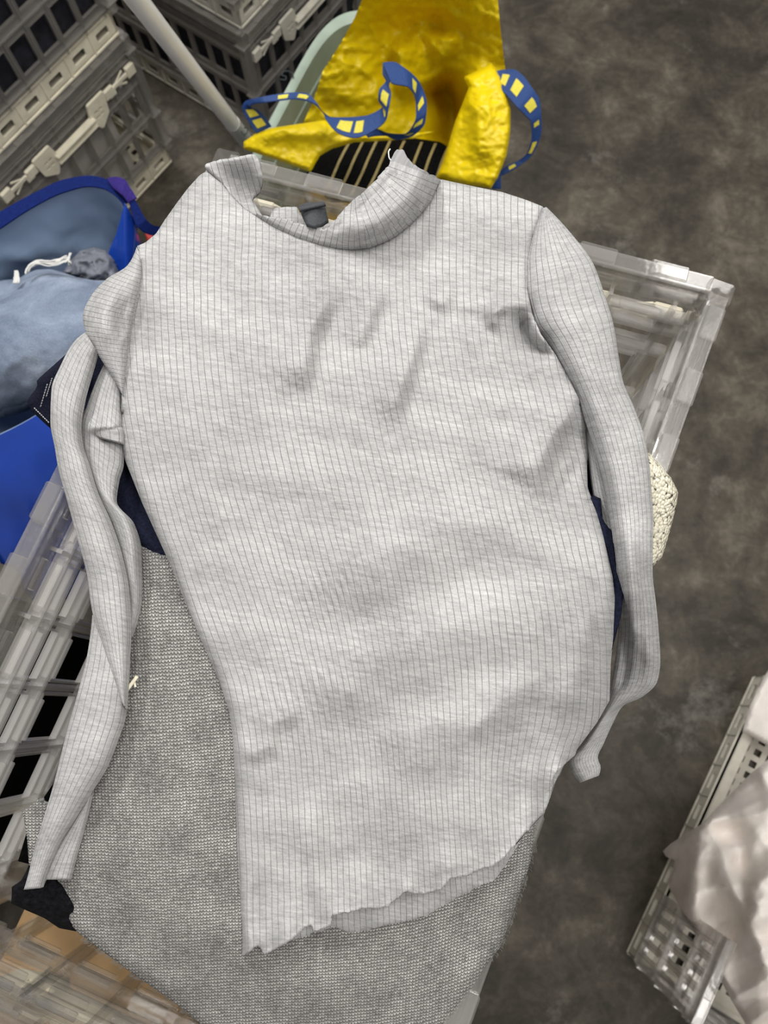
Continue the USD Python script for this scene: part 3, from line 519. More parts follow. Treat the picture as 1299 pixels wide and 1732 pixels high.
V, F = bag_wall(1.0); V2, F2 = bag_wall(0.985, z1=BZ - 0.002)
obj('outer_wall', (V, F), 'blue_bag_outer', t, smooth=True)
obj('lining', (V2, F2[:, ::-1]), 'blue_bag_lining', t, label='pale blue lining', smooth=True)
def band(px0, px1, z, m, nm, lab=None, k=50):
    V, F, _ = ribbon(px0, px1, z, k, 5, 0.0, 0.002, prof=strap_prof); return obj(nm, (V, F), m, t, label=lab, smooth=40)
band([(-95, 418), (0, 358), (60, 325), (110, 303), (150, 297), (172, 300), (192, 312), (216, 341)], [(-95, 446), (0, 386), (52, 352), (110, 324), (150, 315), (172, 318), (190, 327), (208, 347)], [BZ + 0.006], 'navy_webbing', 'rim_band', 'dark blue rim binding')
zg = lambda x, y, d: BZ + 0.008 - 0.0009 * (y - 343) * 0.6 + 0.010 * np.exp(-((x - 212) / 10.0) ** 2)
V, F, _ = sheet([(211, 343), (220, 358), (232, 380), (231, 405), (222, 440), (208, 475), (176, 490), (179, 442), (186, 420), (196, 398), (204, 368)], zg, 3.0, 0.002); obj('gusset_fold', (V, F), 'blue_bag_outer', t, label='glossy blue folded side of the bag', smooth=True)
band([(180, 302), (195, 299), (208, 302), (222, 320), (231, 334)], [(191, 318), (200, 324), (207, 330), (212, 336), (216, 342)], [BZ + 0.012, BZ + 0.022, BZ + 0.014], 'purple_webbing', 'strap', 'purple end of the strap')
band([(215, 336), (222, 355), (230, 380), (245, 393), (262, 398), (280, 400)], [(226, 332), (236, 352), (248, 372), (262, 382), (275, 384), (290, 386)], [BZ + 0.014, BZ - 0.0, BZ - 0.03], 'navy_webbing', 'strap', 'dark navy strap hanging over the side')
V, F, _ = sheet([(245, 395), (262, 392), (268, 405), (250, 410)], lambda x, y, d: BZ - 0.05 + 0 * x, 3.0, 0.003); obj('corner_patch', (V, F), 'red_fabric', t, label='small red patch', smooth=True)

jz = tps([(-60, 480, .60), (0, 475, .605), (80, 470, .62), (200, 480, .615), (230, 520, .61), (60, 560, .655), (150, 560, .65), (0, 620, .645), (100, 630, .635), (0, 690, .60), (70, 660, .61), (-60, 700, .60)])
t = thing('blue_jeans', 'faded light blue denim jeans with a frayed white edge on top of the blue bag', 'jeans', (*P(80, 570, 0.58)[:2], 0.58))
jo = [(-95, 478), (0, 474), (30, 472), (46, 462), (62, 456), (85, 455), (108, 461), (130, 469), (160, 474), (205, 474), (262, 470), (262, 560), (190, 620), (110, 650), (75, 672), (40, 690), (0, 702), (-95, 706)]
V, F, _ = sheet(jo, lambda x, y, d: jz(x, y) + round_off(d, 34, 0.030) + crumple(x, y, 120, 0.016, 21) + crumple(x, y, 40, 0.006, 23), 5.0, 0.010)
obj('leg_panel', (V, F), 'blue_denim', t, smooth=True)
r2 = np.random.default_rng(7); th = []
base = interp(np.array([(45, 474), (46, 462), (52, 450), (66, 444), (85, 446), (100, 443), (113, 438), (117, 446), (120, 458)], float), 30)
for k in range(26):
    a = base.copy() + r2.normal(0, 1.6, 2); a = a + np.cumsum(r2.normal(0, 0.35, a.shape), 0); i0 = r2.integers(0, 12); i1 = r2.integers(18, 30)
    th.append(tube(P(a[i0:i1, 0], a[i0:i1, 1], 0.632 + r2.normal(0, 0.002)), 0.0009, 5))
for k in range(14):
    c = np.array([28 + r2.normal(0, 1.5), 458.0]); th.append(tube(P(c[0] + np.cumsum(r2.normal(0, .7, 8)), 458 + np.arange(8) * 3.0, 0.630), 0.0009, 5))
for k in range(8): th.append(tube(interp(P(np.array([110, 116, 119.0]) + r2.normal(0, 1, 3), np.array([444, 437, 428.0]), 0.634), 8), 0.0008, 5))
obj('frayed_edge', cat_(*th), 'white_thread', t, label='frayed white threads', kind='stuff', smooth=True)
V, F, _ = sheet([(105, 462), (120, 440), (135, 424), (160, 418), (180, 424), (195, 440), (205, 478), (150, 478)], lambda x, y, d: 0.592 + round_off(d, 16, 0.03) + crumple(x, y, 24, 0.03, 31), 3.0, 0.008)
obj('grey_denim', (V, F), 'grey_denim', None, 'crumpled grey denim deeper in the blue bag behind the frayed jeans', 'jeans', smooth=True)

# ------------------------------------------------------------------ clothes under the ribbed top
nz = tps([(110, 600, .992), (60, 650, .955), (50, 690, .93), (85, 730, .94), (200, 700, .992), (240, 860, .982), (300, 950, .98), (600, 700, .990), (900, 700, .99), (1035, 920, .985), (1000, 1100, .975), (600, 500, .985), (600, 1000, .985)])
t = thing('navy_trousers', 'dark navy denim trousers folded under the light grey ribbed top', 'trousers', (*P(600, 800, .97)[:2], .93))
no = [(115, 596), (62, 643), (63, 655), (52, 668), (45, 680), (58, 700), (82, 722), (110, 728), (170, 780), (205, 905), (260, 950), (400, 990), (700, 1010), (1000, 1120), (1032, 1110), (1042, 1075), (1051, 1040), (1055, 1005), (1053, 930), (1047, 915), (1020, 880), (1000, 700), (940, 560), (600, 480), (240, 560)]
V, F, _ = sheet(no, lambda x, y, d: np.where((x > 985) & (y > 840), 0.994, np.where(x > 130, np.minimum(nz(x, y), 0.976), nz(x, y))) + round_off(d, 16, 0.006) * (x < 985), 8.0, 0.006)
obj('denim', (V, F), 'navy_denim', t, smooth=True)
st = []
for a, b in (((88, 640), (78, 672)), ((58, 690), (84, 716)), ((80, 650), (68, 690))):
    for k in range(9):
        q = np.array(a) + (np.array(b) - np.array(a)) * np.array([[k / 9], [k / 9 + 0.06]]); st.append(tube(P(q[:, 0], q[:, 1], nz(q[:, 0], q[:, 1]) + 0.0005), 0.0004, 5))
obj('stitching', cat_(*st), 'navy_stitch', t, label='pale stitching on the navy denim', kind='stuff')

bz = tps([(1095, 770, 1.000), (1145, 830, .992), (1140, 880, .985), (1105, 955, .985), (1080, 860, .998)])
V, F, _ = sheet([(1060, 780), (1098, 765), (1118, 788), (1135, 808), (1147, 832), (1145, 850), (1138, 880), (1130, 910), (1120, 942), (1104, 958), (1080, 950), (1050, 900)], lambda x, y, d: bz(x, y) + round_off(d, 14, 0.008) + 0.0015 * (meshkit.noise(np.c_[x / 4, y / 4, 0 * x]) - 0.5), 2.5, 0.008)
obj('boucle_knit', (V, F), 'boucle_knit', None, 'cream looped knit garment poking out at the right rim of the crate', 'knitwear', smooth=True)

blz = tps([(30, 1510, .985), (100, 1480, .985), (60, 1545, .972), (140, 1575, .965), (130, 1530, .985)])
V, F, _ = sheet([(55, 1440), (44, 1475), (35, 1490), (20, 1500), (19, 1528), (45, 1540), (75, 1553), (100, 1570), (132, 1576), (150, 1570), (110, 1500)], lambda x, y, d: blz(x, y) + round_off(d, 12, 0.008) + 0.003 * (meshkit.noise(np.c_[x / 5, y / 5, 0 * x]) - 0.5), 2.5, 0.012)
obj('black_knit', (V, F), 'black_wool', None, 'black fuzzy knit edge under the lower left corner of the grey sweater', 'knitwear', smooth=True)

# grey marl sweater
swz = tps([(150, 1450, .990), (250, 1050, .987), (225, 930, .978), (300, 1300, 1.000), (100, 1540, .978), (80, 1400, .982), (330, 1720, .978), (600, 1680, .995), (810, 1620, .998), (890, 1430, .996), (845, 1540, .998), (500, 1400, 1.004), (600, 1050, 1.006), (700, 1500, .996), (750, 1720, .990), (500, 1760, .985), (950, 1250, .985), (400, 1600, .998), (200, 1600, .985)])
su = tps([(100, 1400, 0), (100, 1700, -4), (500, 1400, 62), (500, 1700, 62), (850, 1400, 118), (850, 1700, 122), (300, 1000, 34), (300, 1300, 31)])
sv = tps([(250, 1050, -4), (250, 1250, 24), (250, 1500, 62), (150, 1500, 63), (300, 1700, 94), (500, 1450, 58), (500, 1700, 96), (700, 1600, 84), (850, 1450, 66), (850, 1600, 92), (750, 1700, 102)])
so = [(222, 915), (300, 945), (420, 960), (700, 980), (900, 1150), (940, 1240), (925, 1340), (905, 1400), (902, 1436), (893, 1472), (876, 1520), (862, 1560), (846, 1602), (817, 1640), (796, 1675), (772, 1712), (735, 1760), (380, 1760), (340, 1732), (300, 1700), (255, 1668), (215, 1640), (170, 1607), (132, 1578), (104, 1545), (80, 1512), (66, 1500), (52, 1470), (50, 1420), (80, 1385), (130, 1300), (170, 1180), (210, 1060)]
def zsw(x, y, d):
    z = swz(x, y) + round_off(d, 22, 0.010)
    z += crease(x, y, [(250, 1500), (400, 1580), (560, 1640), (700, 1640)], 0.004, 40, 70) + crease(x, y, [(640, 1560), (760, 1600), (860, 1540)], -0.003, 40, 40)
    return z + 0.003 * (meshkit.fbm(np.c_[x / 90, y / 90, 0 * x], 3, 5) - 0.5) + np.where(d < 9, 0.0012 * (meshkit.noise(np.c_[x / 3, y / 3, 0 * x]) - 0.5), 0)
t = thing('marl_sweater', 'mid grey marl knitted sweater lying under the light grey ribbed top', 'sweater', (*P(500, 1400, .95)[:2], .93))
V, F, uv = sheet(so, zsw, 5.0, 0.010, uvfun=lambda x, y: np.c_[su(x, y) * 1.15, sv(x, y) * 1.2])
obj('knit_body', (V, F), 'marl_knit', t, smooth=True, uv=uv)
V, F, uv = sheet([(38, 1372), (48, 1366), (58, 1357), (66, 1350), (72, 1358), (90, 1360), (110, 1380), (100, 1450), (70, 1500), (50, 1480), (46, 1420)], lambda x, y, d: 0.990 + round_off(d, 6, 0.004), 2.5, 0.006, uvfun=lambda x, y: np.c_[x / 6, y / 5])
obj('knit_cuff', (V, F), 'marl_knit', t, smooth=True, uv=uv)
# fuzz on the sweater's outline
fz = []
for k in range(220):
    i = rng.uniform(0, 1); p = sg.LineString([(905, 1395), (902, 1436), (893, 1472), (876, 1520), (862, 1560), (846, 1602), (817, 1640)] if k % 2 else [(330, 1726), (300, 1702), (255, 1670), (215, 1642), (170, 1609), (132, 1580)]).interpolate(i, normalized=True)
    a = rng.uniform(-0.6, 0.6) + (0.2 if k % 2 else 2.3); l = rng.uniform(3, 8); o = 3 * np.array([-math.cos(a), -math.sin(a)])
    q = np.array([(p.x + o[0], p.y + o[1]), (p.x + l * 0.5 * math.cos(a), p.y + l * 0.5 * math.sin(a)), (p.x + l * math.cos(a + 0.5), p.y + l * math.sin(a + 0.5))])
    fz.append(tube(P(q[:, 0], q[:, 1], float(swz(np.array([p.x]), np.array([p.y]))[0]) - 0.006), 0.00012, 3))
obj('fuzz', cat_(*fz), 'marl_knit', t, kind='stuff', smooth=True, uv=None)

# ------------------------------------------------------------------ the light grey ribbed top
t = TOP = thing('ribbed_top', 'light grey ribbed long-sleeved top with a mock neck spread over the crate', 'top', (*P(620, 900, .95)[:2], .90))
zb = tps([(345, 290, 1.004), (440, 300, .998), (600, 420, .997), (745, 310, 1.002), (850, 340, .999), (920, 355, .996), (232, 440, 1.006), (205, 740, 1.002), (400, 600, 1.018), (600, 700, 1.026), (850, 700, 1.016), (980, 790, 1.002), (600, 1000, 1.028), (330, 1060, 1.010), (1035, 1000, 1.010), (1032, 1060, 1.010), (973, 1185, 1.003), (1031, 1150, .994), (1005, 1225, .976), (940, 1300, 1.001), (960, 1285, .992), (600, 1300, 1.024), (400, 1400, 1.014), (420, 1600, 1.008), (700, 1500, 1.010), (885, 1420, 1.002), (915, 1370, .998), (760, 1050, 1.026), (900, 1200, 1.012), (1000, 450, .995)])
ZUV = tps([(258, 460, 0), (261, 550, 0), (275, 700, 0), (310, 860, 0), (362, 1020, 0), (412, 1180, 0), (428, 1300, 0), (437, 1450, 0), (440, 1600, 0),
    (588, 440, 28.8), (592, 550, 28.8), (600, 630, 28.8), (615, 716, 28.8), (640, 820, 28.8), (664, 930, 28.8), (686, 1050, 28.8), (702, 1160, 28.8), (712, 1280, 28.8), (720, 1400, 28.8), (726, 1500, 28.8),
    (850, 340, 51.7), (850, 440, 51.7), (850, 520, 51.7), (860, 600, 51.7), (890, 720, 51.7), (920, 850, 51.7), (945, 950, 51.7), (962, 1050, 51.7), (968, 1150, 51.7), (962, 1230, 51.7), (940, 1300, 51.7), (900, 380, 56), (400, 340, 12), (420, 450, 14)], 0.02)
def top_uv(x, y): return np.c_[ZUV(x, y), (y - 0.12 * (x - 600)) / 11.0]
left_edge = [(205, 700), (203, 745), (212, 780), (240, 850), (290, 960), (330, 1060), (370, 1150), (388, 1205), (394, 1250), (398, 1330), (400, 1430), (406, 1540), (410, 1600), (409, 1618)]
hem = [(420, 1612), (431, 1602), (437, 1600), (445, 1615), (464, 1609), (483, 1597), (505, 1580), (524, 1563), (530, 1576), (545, 1572), (559, 1567), (561, 1548), (586, 1545), (613, 1537), (635, 1538), (656, 1533), (672, 1520), (690, 1507), (699, 1513), (722, 1512), (746, 1503), (764, 1485), (790, 1482), (811, 1472), (837, 1464), (855, 1448), (871, 1429), (890, 1408), (904, 1390), (917, 1380), (925, 1362), (932, 1343), (934, 1322), (940, 1308)]
right_edge = [(958, 1290), (973, 1277), (975, 1269), (1010, 1222), (1031, 1185), (1033, 1124), (1037, 1081), (1040, 1012), (1036, 974), (1021, 908), (1009, 866), (994, 825), (993, 790), (994, 766), (993, 723), (984, 684)]
seam_r = [(962, 640), (940, 600), (915, 565), (900, 530), (892, 490), (892, 450), (900, 400), (920, 350)]
shoulder_r = [(890, 338), (850, 325), (800, 315), (745, 303)]
neck = [(738, 322), (728, 342), (712, 362), (692, 382), (672, 398), (650, 410), (625, 419), (600, 422), (570, 420), (540, 414), (500, 401), (465, 385), (438, 369), (412, 352), (392, 332), (372, 306), (352, 288)]
shoulder_l = [(338, 296), (318, 318), (300, 342), (280, 370), (264, 395), (246, 410), (232, 416)]
seam_l = [(238, 445), (238, 465), (231, 499), (222, 529), (217, 565), (212, 604), (206, 652)]
r3 = np.random.default_rng(11)
def rough(pts, a=1.5, every=5.0):
    ln = sg.LineString(pts); n = int(ln.length / every); q = np.array([ln.interpolate(i / n, normalized=True).coords[0] for i in range(n + 1)]); q[1:-1] += r3.normal(0, a, q[1:-1].shape); return [tuple(k) for k in q]
body = left_edge + rough(hem, 1.1) + right_edge + seam_r + shoulder_r + neck + shoulder_l + seam_l
def S(x, a, b): q = np.clip((x - a) / (b - a), 0, 1); return q * q * (3 - 2 * q)
def folds(x, y):
    z = 0
    for pts, amp, wl, wr in (
        ([(575, 470), (548, 510), (522, 560), (512, 610), (506, 680)], .0060, 14, 42),      # right of the line = left in the picture when walking down
        ([(640, 470), (632, 510), (615, 550), (596, 600)], .0040, 12, 30),
        ([(712, 520), (705, 560), (690, 610), (668, 670), (655, 730)], .0050, 13, 34),
        ([(770, 470), (752, 500), (735, 530)], .0030, 12, 26),
        ([(828, 470), (800, 500), (790, 540)], .0025, 14, 26),
        ([(800, 515), (838, 520), (880, 512), (930, 520)], .0045, 16, 16),
        ([(846, 560), (838, 540), (848, 524), (862, 522)], .0050, 16, 5),
        ([(878, 520), (884, 560), (905, 590), (940, 604)], -.0080, 11, 14),
        ([(905, 520), (912, 550), (930, 580), (955, 600)], .0050, 14, 10),
        ([(960, 640), (968, 670), (958, 705), (935, 735), (918, 770), (908, 815), (890, 850)], .0095, 15, 60),
        ([(990, 700), (978, 740), (958, 775), (930, 812), (912, 850)], -.0045, 22, 22),
        ([(960, 830), (850, 868), (720, 905), (600, 960), (480, 1020)], .0055, 75, 34),
        ([(1015, 960), (900, 1010), (780, 1055), (640, 1110), (480, 1170), (410, 1200)], .0060, 80, 40),
        ([(960, 1120), (860, 1180), (740, 1230), (600, 1275)], .0050, 55, 34),
        ([(860, 1180), (820, 1215), (790, 1250)], .0022, 24, 14),
        ([(700, 1300), (600, 1330), (500, 1340)], .0025, 40, 26),
        ([(430, 1240), (470, 1215), (520, 1200)], .0030, 26, 16),
        ([(405, 1290), (440, 1265), (480, 1250)], .0030, 26, 14),
        ([(452, 1330), (444, 1400), (446, 1470), (456, 1520)], .0035, 12, 22),
        ([(540, 1330), (528, 1400), (532, 1470), (545, 1540), (550, 1570)], .0040, 12, 30),
        ([(520, 1420), (516, 1500), (524, 1560)], -.0035, 9, 9),
        ([(434, 1480), (432, 1560), (436, 1605)], -.0035, 8, 8),
        ([(700, 1400), (692, 1460), (694, 1512)], -.0030, 10, 10),
        ([(770, 1400), (762, 1450), (764, 1490)], .0025, 10, 18),
        ([(620, 1450), (612, 1500), (612, 1540)], .0022, 12, 22),
        ([(1000, 1000), (985, 1080), (970, 1160), (930, 1240)], .0030, 22, 30),
        ([(430, 395), (480, 430), (540, 455), (600, 460), (660, 448)], .0022, 22, 22),
        ([(250, 470), (242, 560), (232, 640)], -.0015, 16, 16),
        ([(300, 600), (330, 760), (390, 920)], .0018, 60, 60)):
        z = z + crease(x, y, pts, amp * (0.9 if pts[0][1] > 1290 else 2.4 if pts[0][0] < 840 and pts[0][1] < 560 else 1.85), wl * (1.5 if wl < 15 and pts[0][0] < 840 else 1), wr * (1.15 if pts[0][0] < 840 else 1))
    return z
soft_lines = [left_edge, right_edge, shoulder_r, shoulder_l]
hem_line = sg.LineString(hem)
def ztop(x, y, d):
    z = zb(x, y) + folds(x, y) + round_off(d, 20, 0.011) + 0.0040 * (meshkit.fbm(np.c_[x / 130, y / 130, 0 * x], 3, 9) - 0.5) + 0.0022 * (meshkit.fbm(np.c_[x / 70 + y / 160, y / 120 - x / 200, 0 * x + 3], 2, 14) - 0.5)
    dh = shapely.distance(shapely.points(np.c_[x, y]), hem_line)
    z += 0.0035 * np.exp(-(dh / 34) ** 2) * np.sin(x / 15.0 + 1.5 * np.sin(x / 37.0)) + 0.0012 * np.exp(-(dh / 5) ** 2) + 0.004 * np.exp(-(dh / 40) ** 2)
    ds = shapely.distance(shapely.points(np.c_[x, y]), sg.MultiLineString([seam_l, seam_r, neck])); z += -0.0022 * np.exp(-(ds / 4.0) ** 2)
    return z
V, F, uv = sheet(body, ztop, 4.0, 0.0025, soft_lines, top_uv)
obj('front_panel', (V, F), 'ribbed_jersey', t, smooth=True, uv=uv)
# back of the body, seen at the wavy hem
back_hem = [(420, 1606), (500, 1590), (532, 1580), (565, 1566), (587, 1577), (608, 1577), (647, 1566), (703, 1555), (735, 1542), (759, 1527), (794, 1508), (837, 1497), (863, 1465), (885, 1425), (905, 1392), (930, 1340)]
bo = [(412, 1250), (415, 1400)] + rough(back_hem, 1.0) + [(990, 1225), (1015, 1150), (1015, 1000), (960, 850), (900, 700), (300, 700), (240, 780), (330, 1000)]
V, F, uv = sheet(bo, lambda x, y, d: zb(x, y) - 0.0062 + round_off(d, 8, 0.002) + 0.0012 * np.sin(x / 11.0) * S(y, 1350, 1550), 6.0, 0.002, uvfun=lambda x, y: top_uv(x, y) + np.array([0.4, 3.0]))
obj('back_panel', (V, F), 'ribbed_jersey', t, smooth=True, uv=uv)
# mock neck: front band from the seam up to its raw top edge
neck_r = [(745, 303), (738, 322), (728, 342), (712, 362), (692, 382), (672, 398), (650, 410), (625, 419), (600, 422), (570, 420), (540, 414), (500, 401), (465, 385), (440, 370), (425, 360)]
band_out = rough([(745, 303), (720, 290), (700, 278), (690, 268), (683, 254), (673, 253), (664, 262), (658, 278), (640, 300), (612, 326), (585, 350), (566, 372), (552, 388), (530, 386), (505, 378), (478, 368), (455, 366), (425, 360)], 0.9, 4.0)
ncen = sg.LineString(neck_r)
def zneck(x, y, d):
    dn = shapely.distance(shapely.points(np.c_[x, y]), ncen); w = S(x, 520, 660)
    return zb(x, y) + folds(x, y) + (0.009 + 0.020 * w) * np.sin(np.clip(dn / 62, 0, 1) * 2.2) - 0.0022 * np.exp(-(dn / 4.0) ** 2) + crease(x, y, [(560, 392), (610, 352), (650, 312), (672, 285)], -0.0022, 5, 5, 0.1)
V, F, uv = sheet(neck_r + band_out[::-1], zneck, 3.0, 0.0022, [band_out], lambda x, y: np.c_[shapely.line_locate_point(ncen, shapely.points(np.c_[x, y])) / 10.5, shapely.distance(shapely.points(np.c_[x, y]), ncen) / 11])
obj('collar', (V, F), 'ribbed_jersey', t, smooth=True, uv=uv)
# the collar's left side, folded in over the rim
cl = [(352, 288), (345, 283), (348, 276), (372, 270), (400, 266), (420, 261), (432, 262), (440, 272), (443, 292), (444, 312), (438, 325), (430, 332), (426, 338), (434, 350), (440, 360), (446, 370), (425, 362), (412, 352), (392, 332), (372, 306)]
zcl = tps([(352, 288, 1.005), (345, 280, 1.006), (432, 262, 1.012), (443, 300, 1.006), (430, 335, .990), (446, 370, .994), (425, 360, .997), (412, 352, .998), (392, 332, .999), (372, 306, 1.002), (400, 300, .994), (415, 325, .988), (400, 275, 1.010)])
V, F, uv = sheet(rough(cl, 0.5, 5.0), lambda x, y, d: zcl(x, y) + round_off(d, 5, 0.0015), 3.0, 0.0022, None, lambda x, y: np.c_[(x - 0.3 * y) / 10.5, y / 11])
obj('collar', (V, F), 'ribbed_jersey', t, smooth=True, uv=uv, label='folded-in left side of the collar')
# back of the collar with the label
cb = rough([(455, 372), (460, 358), (466, 351), (480, 350), (502, 350), (508, 362), (520, 378), (540, 383), (555, 378), (566, 374), (590, 362), (600, 400), (540, 412), (480, 400)], 0.6, 4.0)
V, F, uv = sheet(cb, lambda x, y, d: 0.990 - 0.0 * x + round_off(d, 5, 0.002), 3.0, 0.002, None, lambda x, y: np.c_[(x) / 10.5, y / 11])
obj('collar', (V, F), 'ribbed_jersey', t, smooth=True, uv=uv, label='back of the collar inside the neck opening')
V, F, _ = sheet([(505, 349), (512, 344), (530, 342), (546, 341), (550, 350), (556, 374), (545, 382), (530, 385), (518, 380), (512, 368)], lambda x, y, d: 1.004 + 0.004 * np.sin((x - 505) / 45 * np.pi) + round_off(d, 3, 0.001), 2.5, 0.0012)
obj('neck_label', (V, F), 'charcoal_label', t, label='small charcoal neck label', smooth=True)
V, F, _ = ribbon([(504, 350), (548, 340)], [(508, 357), (551, 347)], [1.0095], 6, 4, 0.0012, 0.0012); obj('neck_label', (V, F), 'charcoal_label', t, label='folded top edge of the charcoal label', smooth=True)
# stray thread at the collar tip
obj('loose_thread', tube(interp(P(np.array([662, 658, 657, 660.]), np.array([272, 266, 258, 252.]), 1.03), 10), 0.0005, 5), 'white_thread', t, smooth=True)

# right sleeve
SR = [((918, 352), (924, 350), .996), ((900, 400), (972, 402), .996), ((891, 450), (1003, 445), .997), ((893, 500), (1023, 500), .999), ((905, 545), (1038, 550), 1.001), ((930, 580), (1046, 600), 1.002), ((955, 622), (1054, 645), 1.002), ((974, 662), (1072, 688), 1.001), ((990, 705), (1088, 732), 1.000), ((1008, 760), (1098, 782), .999), ((1022, 808), (1102, 830), 1.001), ((1030, 852), (1105, 880), 1.001), ((1038, 905), (1104, 930), 1.000), ((1044, 960), (1104, 970), .998), ((1049, 1012), (1109, 1015), .999), ((1048, 1060), (1114, 1065), .995), ((1044, 1105), (1117, 1118), .982), ((1037, 1150), (1112, 1152), .958), ((1030, 1178), (1084, 1180), .947), ((1018, 1206), (1054, 1194), .932), ((1000, 1237), (1036, 1225), .922), ((980, 1265), (1021, 1258), .912), ((962, 1288), (1011, 1282), .904), ((968, 1306), (1016, 1297), .900), ((981, 1324), (1013, 1312), .897)]
def zwave(x, y, tt, s):
    w = np.zeros_like(x); sh = S(tt, 0.42, 0.5)
    w += sh * crease(x, y, [(1050, 860), (1062, 905), (1066, 960), (1068, 1020), (1080, 1080), (1092, 1150)], .010, 20, 16)
    w += sh * crease(x, y, [(1090, 1000), (1096, 1060), (1098, 1120), (1080, 1165)], .007, 10, 10) + sh * crease(x, y, [(1055, 1060), (1058, 1120), (1040, 1180)], -.006, 10, 10)
    w += crease(x, y, [(985, 640), (1030, 650), (1060, 660)], .0022, 18, 18) + crease(x, y, [(925, 520), (960, 540), (1000, 560)], .0022, 22, 22)
    return w
n = len(SR); zz = np.interp(np.linspace(0, 1, 120), np.linspace(0, 1, n), [r[2] for r in SR])
def sleeve_prof(s): return np.where(s > 0.5, np.sqrt(np.maximum(1 - (2 * s - 1) ** 2, 0)), 1 - np.clip(1 - 2 * s, 0, 1) ** 3)
V, F, uv = ribbon([r[0] for r in SR], [r[1] for r in SR], [r[2] for r in SR], 170, 34, [0.004, 0.010, 0.013, 0.014, 0.014, 0.014, 0.014, 0.013, 0.013, 0.012, 0.012, 0.014, 0.014, 0.012, 0.010, 0.008, 0.008], 0.003, 10.0, None, prof=sleeve_prof, wave=zwave)
obj('sleeve', (V, F), 'ribbed_jersey', t, smooth=True, uv=uv)

# left sleeve: lower layer, middle layer, front strip, cap
def strip(name, l, r, z, bulge, ribs, label=None, n=90, m=22, wave=None, prof=None):
    V, F, uv = ribbon(l, r, z, n, m, bulge, 0.003, ribs, None, wave=wave, prof=prof); return obj(name, (V, F), 'ribbed_jersey', LS, smooth=True, uv=uv, label=label)
SLc = ([(231, 417), (216, 448), (180, 472), (153, 502), (140, 535), (144, 559), (159, 589), (174, 613), (195, 646), (205, 665)], [(238, 430), (240, 450), (240, 465), (236, 490), (231, 510), (226, 535), (221, 565), (216, 600), (212, 635), (208, 668)])
V, F, uv = ribbon(SLc[0], SLc[1], [1.001, 1.003, 1.004, 1.003, 1.002, 1.001], 90, 26, [.004, .012, .015, .014, .010, .006], 0.004, 10.0, 16, wave=lambda x, y, tt, s: crease(x, y, [(215, 470), (190, 500), (178, 540), (190, 590)], .004, 12, 16) + crease(x, y, [(225, 500), (205, 540), (205, 580)], -.003, 10, 10))
uv = np.c_[uv[:, 1] * 2.1, uv[:, 0]]      # the ribs run around the bulge
LS = obj('sleeve', (V, F), 'ribbed_jersey', t, smooth=True, uv=uv)
strip('sleeve_layer', [(178, 612), (160, 650), (146, 690), (138, 720), (138, 752), (150, 800), (165, 840), (188, 885), (200, 930), (212, 1000), (214, 1060)], [(206, 655), (206, 690), (206, 724), (208, 752), (207, 785), (200, 810), (195, 845), (225, 885), (237, 930), (238, 1005), (222, 1078)], [.994, .993, .992, .990, .989, .989, .988], [.006, .008, .008, .010, .009, .008, .006], 8, wave=lambda x, y, tt, s: crease(x, y, [(215, 720), (185, 722), (162, 722), (142, 738)], .009, 9, 12) + crease(x, y, [(212, 738), (180, 738), (165, 745)], -.008, 6, 6) + crease(x, y, [(195, 800), (205, 860), (222, 920), (226, 1000)], .004, 12, 12))
strip('sleeve_layer', [(160, 727), (160, 733), (164, 738)], [(206, 722), (210, 735), (209, 750)], [1.001, 1.000], .007, 3, n=20, m=14)
strip('sleeve_layer', [(156, 1040), (147, 1110), (132, 1170), (111, 1245), (95, 1310), (89, 1332), (74, 1382), (55, 1447), (50, 1470), (40, 1505)], [(219, 1045), (218, 1110), (215, 1170), (210, 1215), (198, 1251), (179, 1299), (154, 1339), (123, 1389), (95, 1435), (70, 1502)], [.995, .998, 1.000, 1.002, 1.000, .997, .994], [.008, .010, .012, .012, .010, .007, .005], 8, n=110)
strip('sleeve_layer', [(154, 1339), (135, 1372), (110, 1412), (88, 1450), (72, 1488)], [(156, 1337), (149, 1370), (140, 1405), (128, 1448), (118, 1488)], [.996, .993, .990], [.003, .004, .004], 5, 'dark ribbed inner cuff', n=40, m=14)
strip('sleeve_layer', [(144, 562), (126, 577), (102, 619), (87, 658), (85, 712), (93, 760), (97, 785), (114, 849), (132, 915), (147, 972), (156, 1035), (168, 1074), (183, 1125), (206, 1188)], [(164, 594), (160, 610), (153, 634), (141, 679), (135, 721), (138, 751), (148, 782), (162, 828), (186, 882), (204, 936), (216, 996), (220, 1059), (217, 1125), (213, 1200)], [1.003, 1.004, 1.004, 1.003, 1.002, 1.001, 1.002, 1.003, 1.003, 1.004], [.008, .010, .011, .012, .013, .013, .012, .010, .006], 7, n=150)

strip('sleeve_layer', [(986, 700), (996, 770), (1004, 830), (1013, 868), (1022, 896)], [(1002, 735), (1024, 808), (1040, 862), (1044, 884), (1042, 898)], [.986, .987, .986, .984], .002, 5, 'shaded underside of the right sleeve', n=50, m=12)
pg = P(np.array([214, 232.]), np.array([1168, 1144.]), np.array([1.000, 1.001]))
t = thing('plastic_peg', 'small cream plastic peg poking out beside the left sleeve on the grey sweater', 'peg', (*pg.mean(0)[:2], .985))
obj('pin', tube(pg, 0.0011, 8), 'cream_plastic', t, smooth=40); obj('barb', tube(P(np.array([227, 229.]), np.array([1152, 1162.]), .999), 0.0007, 6), 'cream_plastic', t, smooth=40)

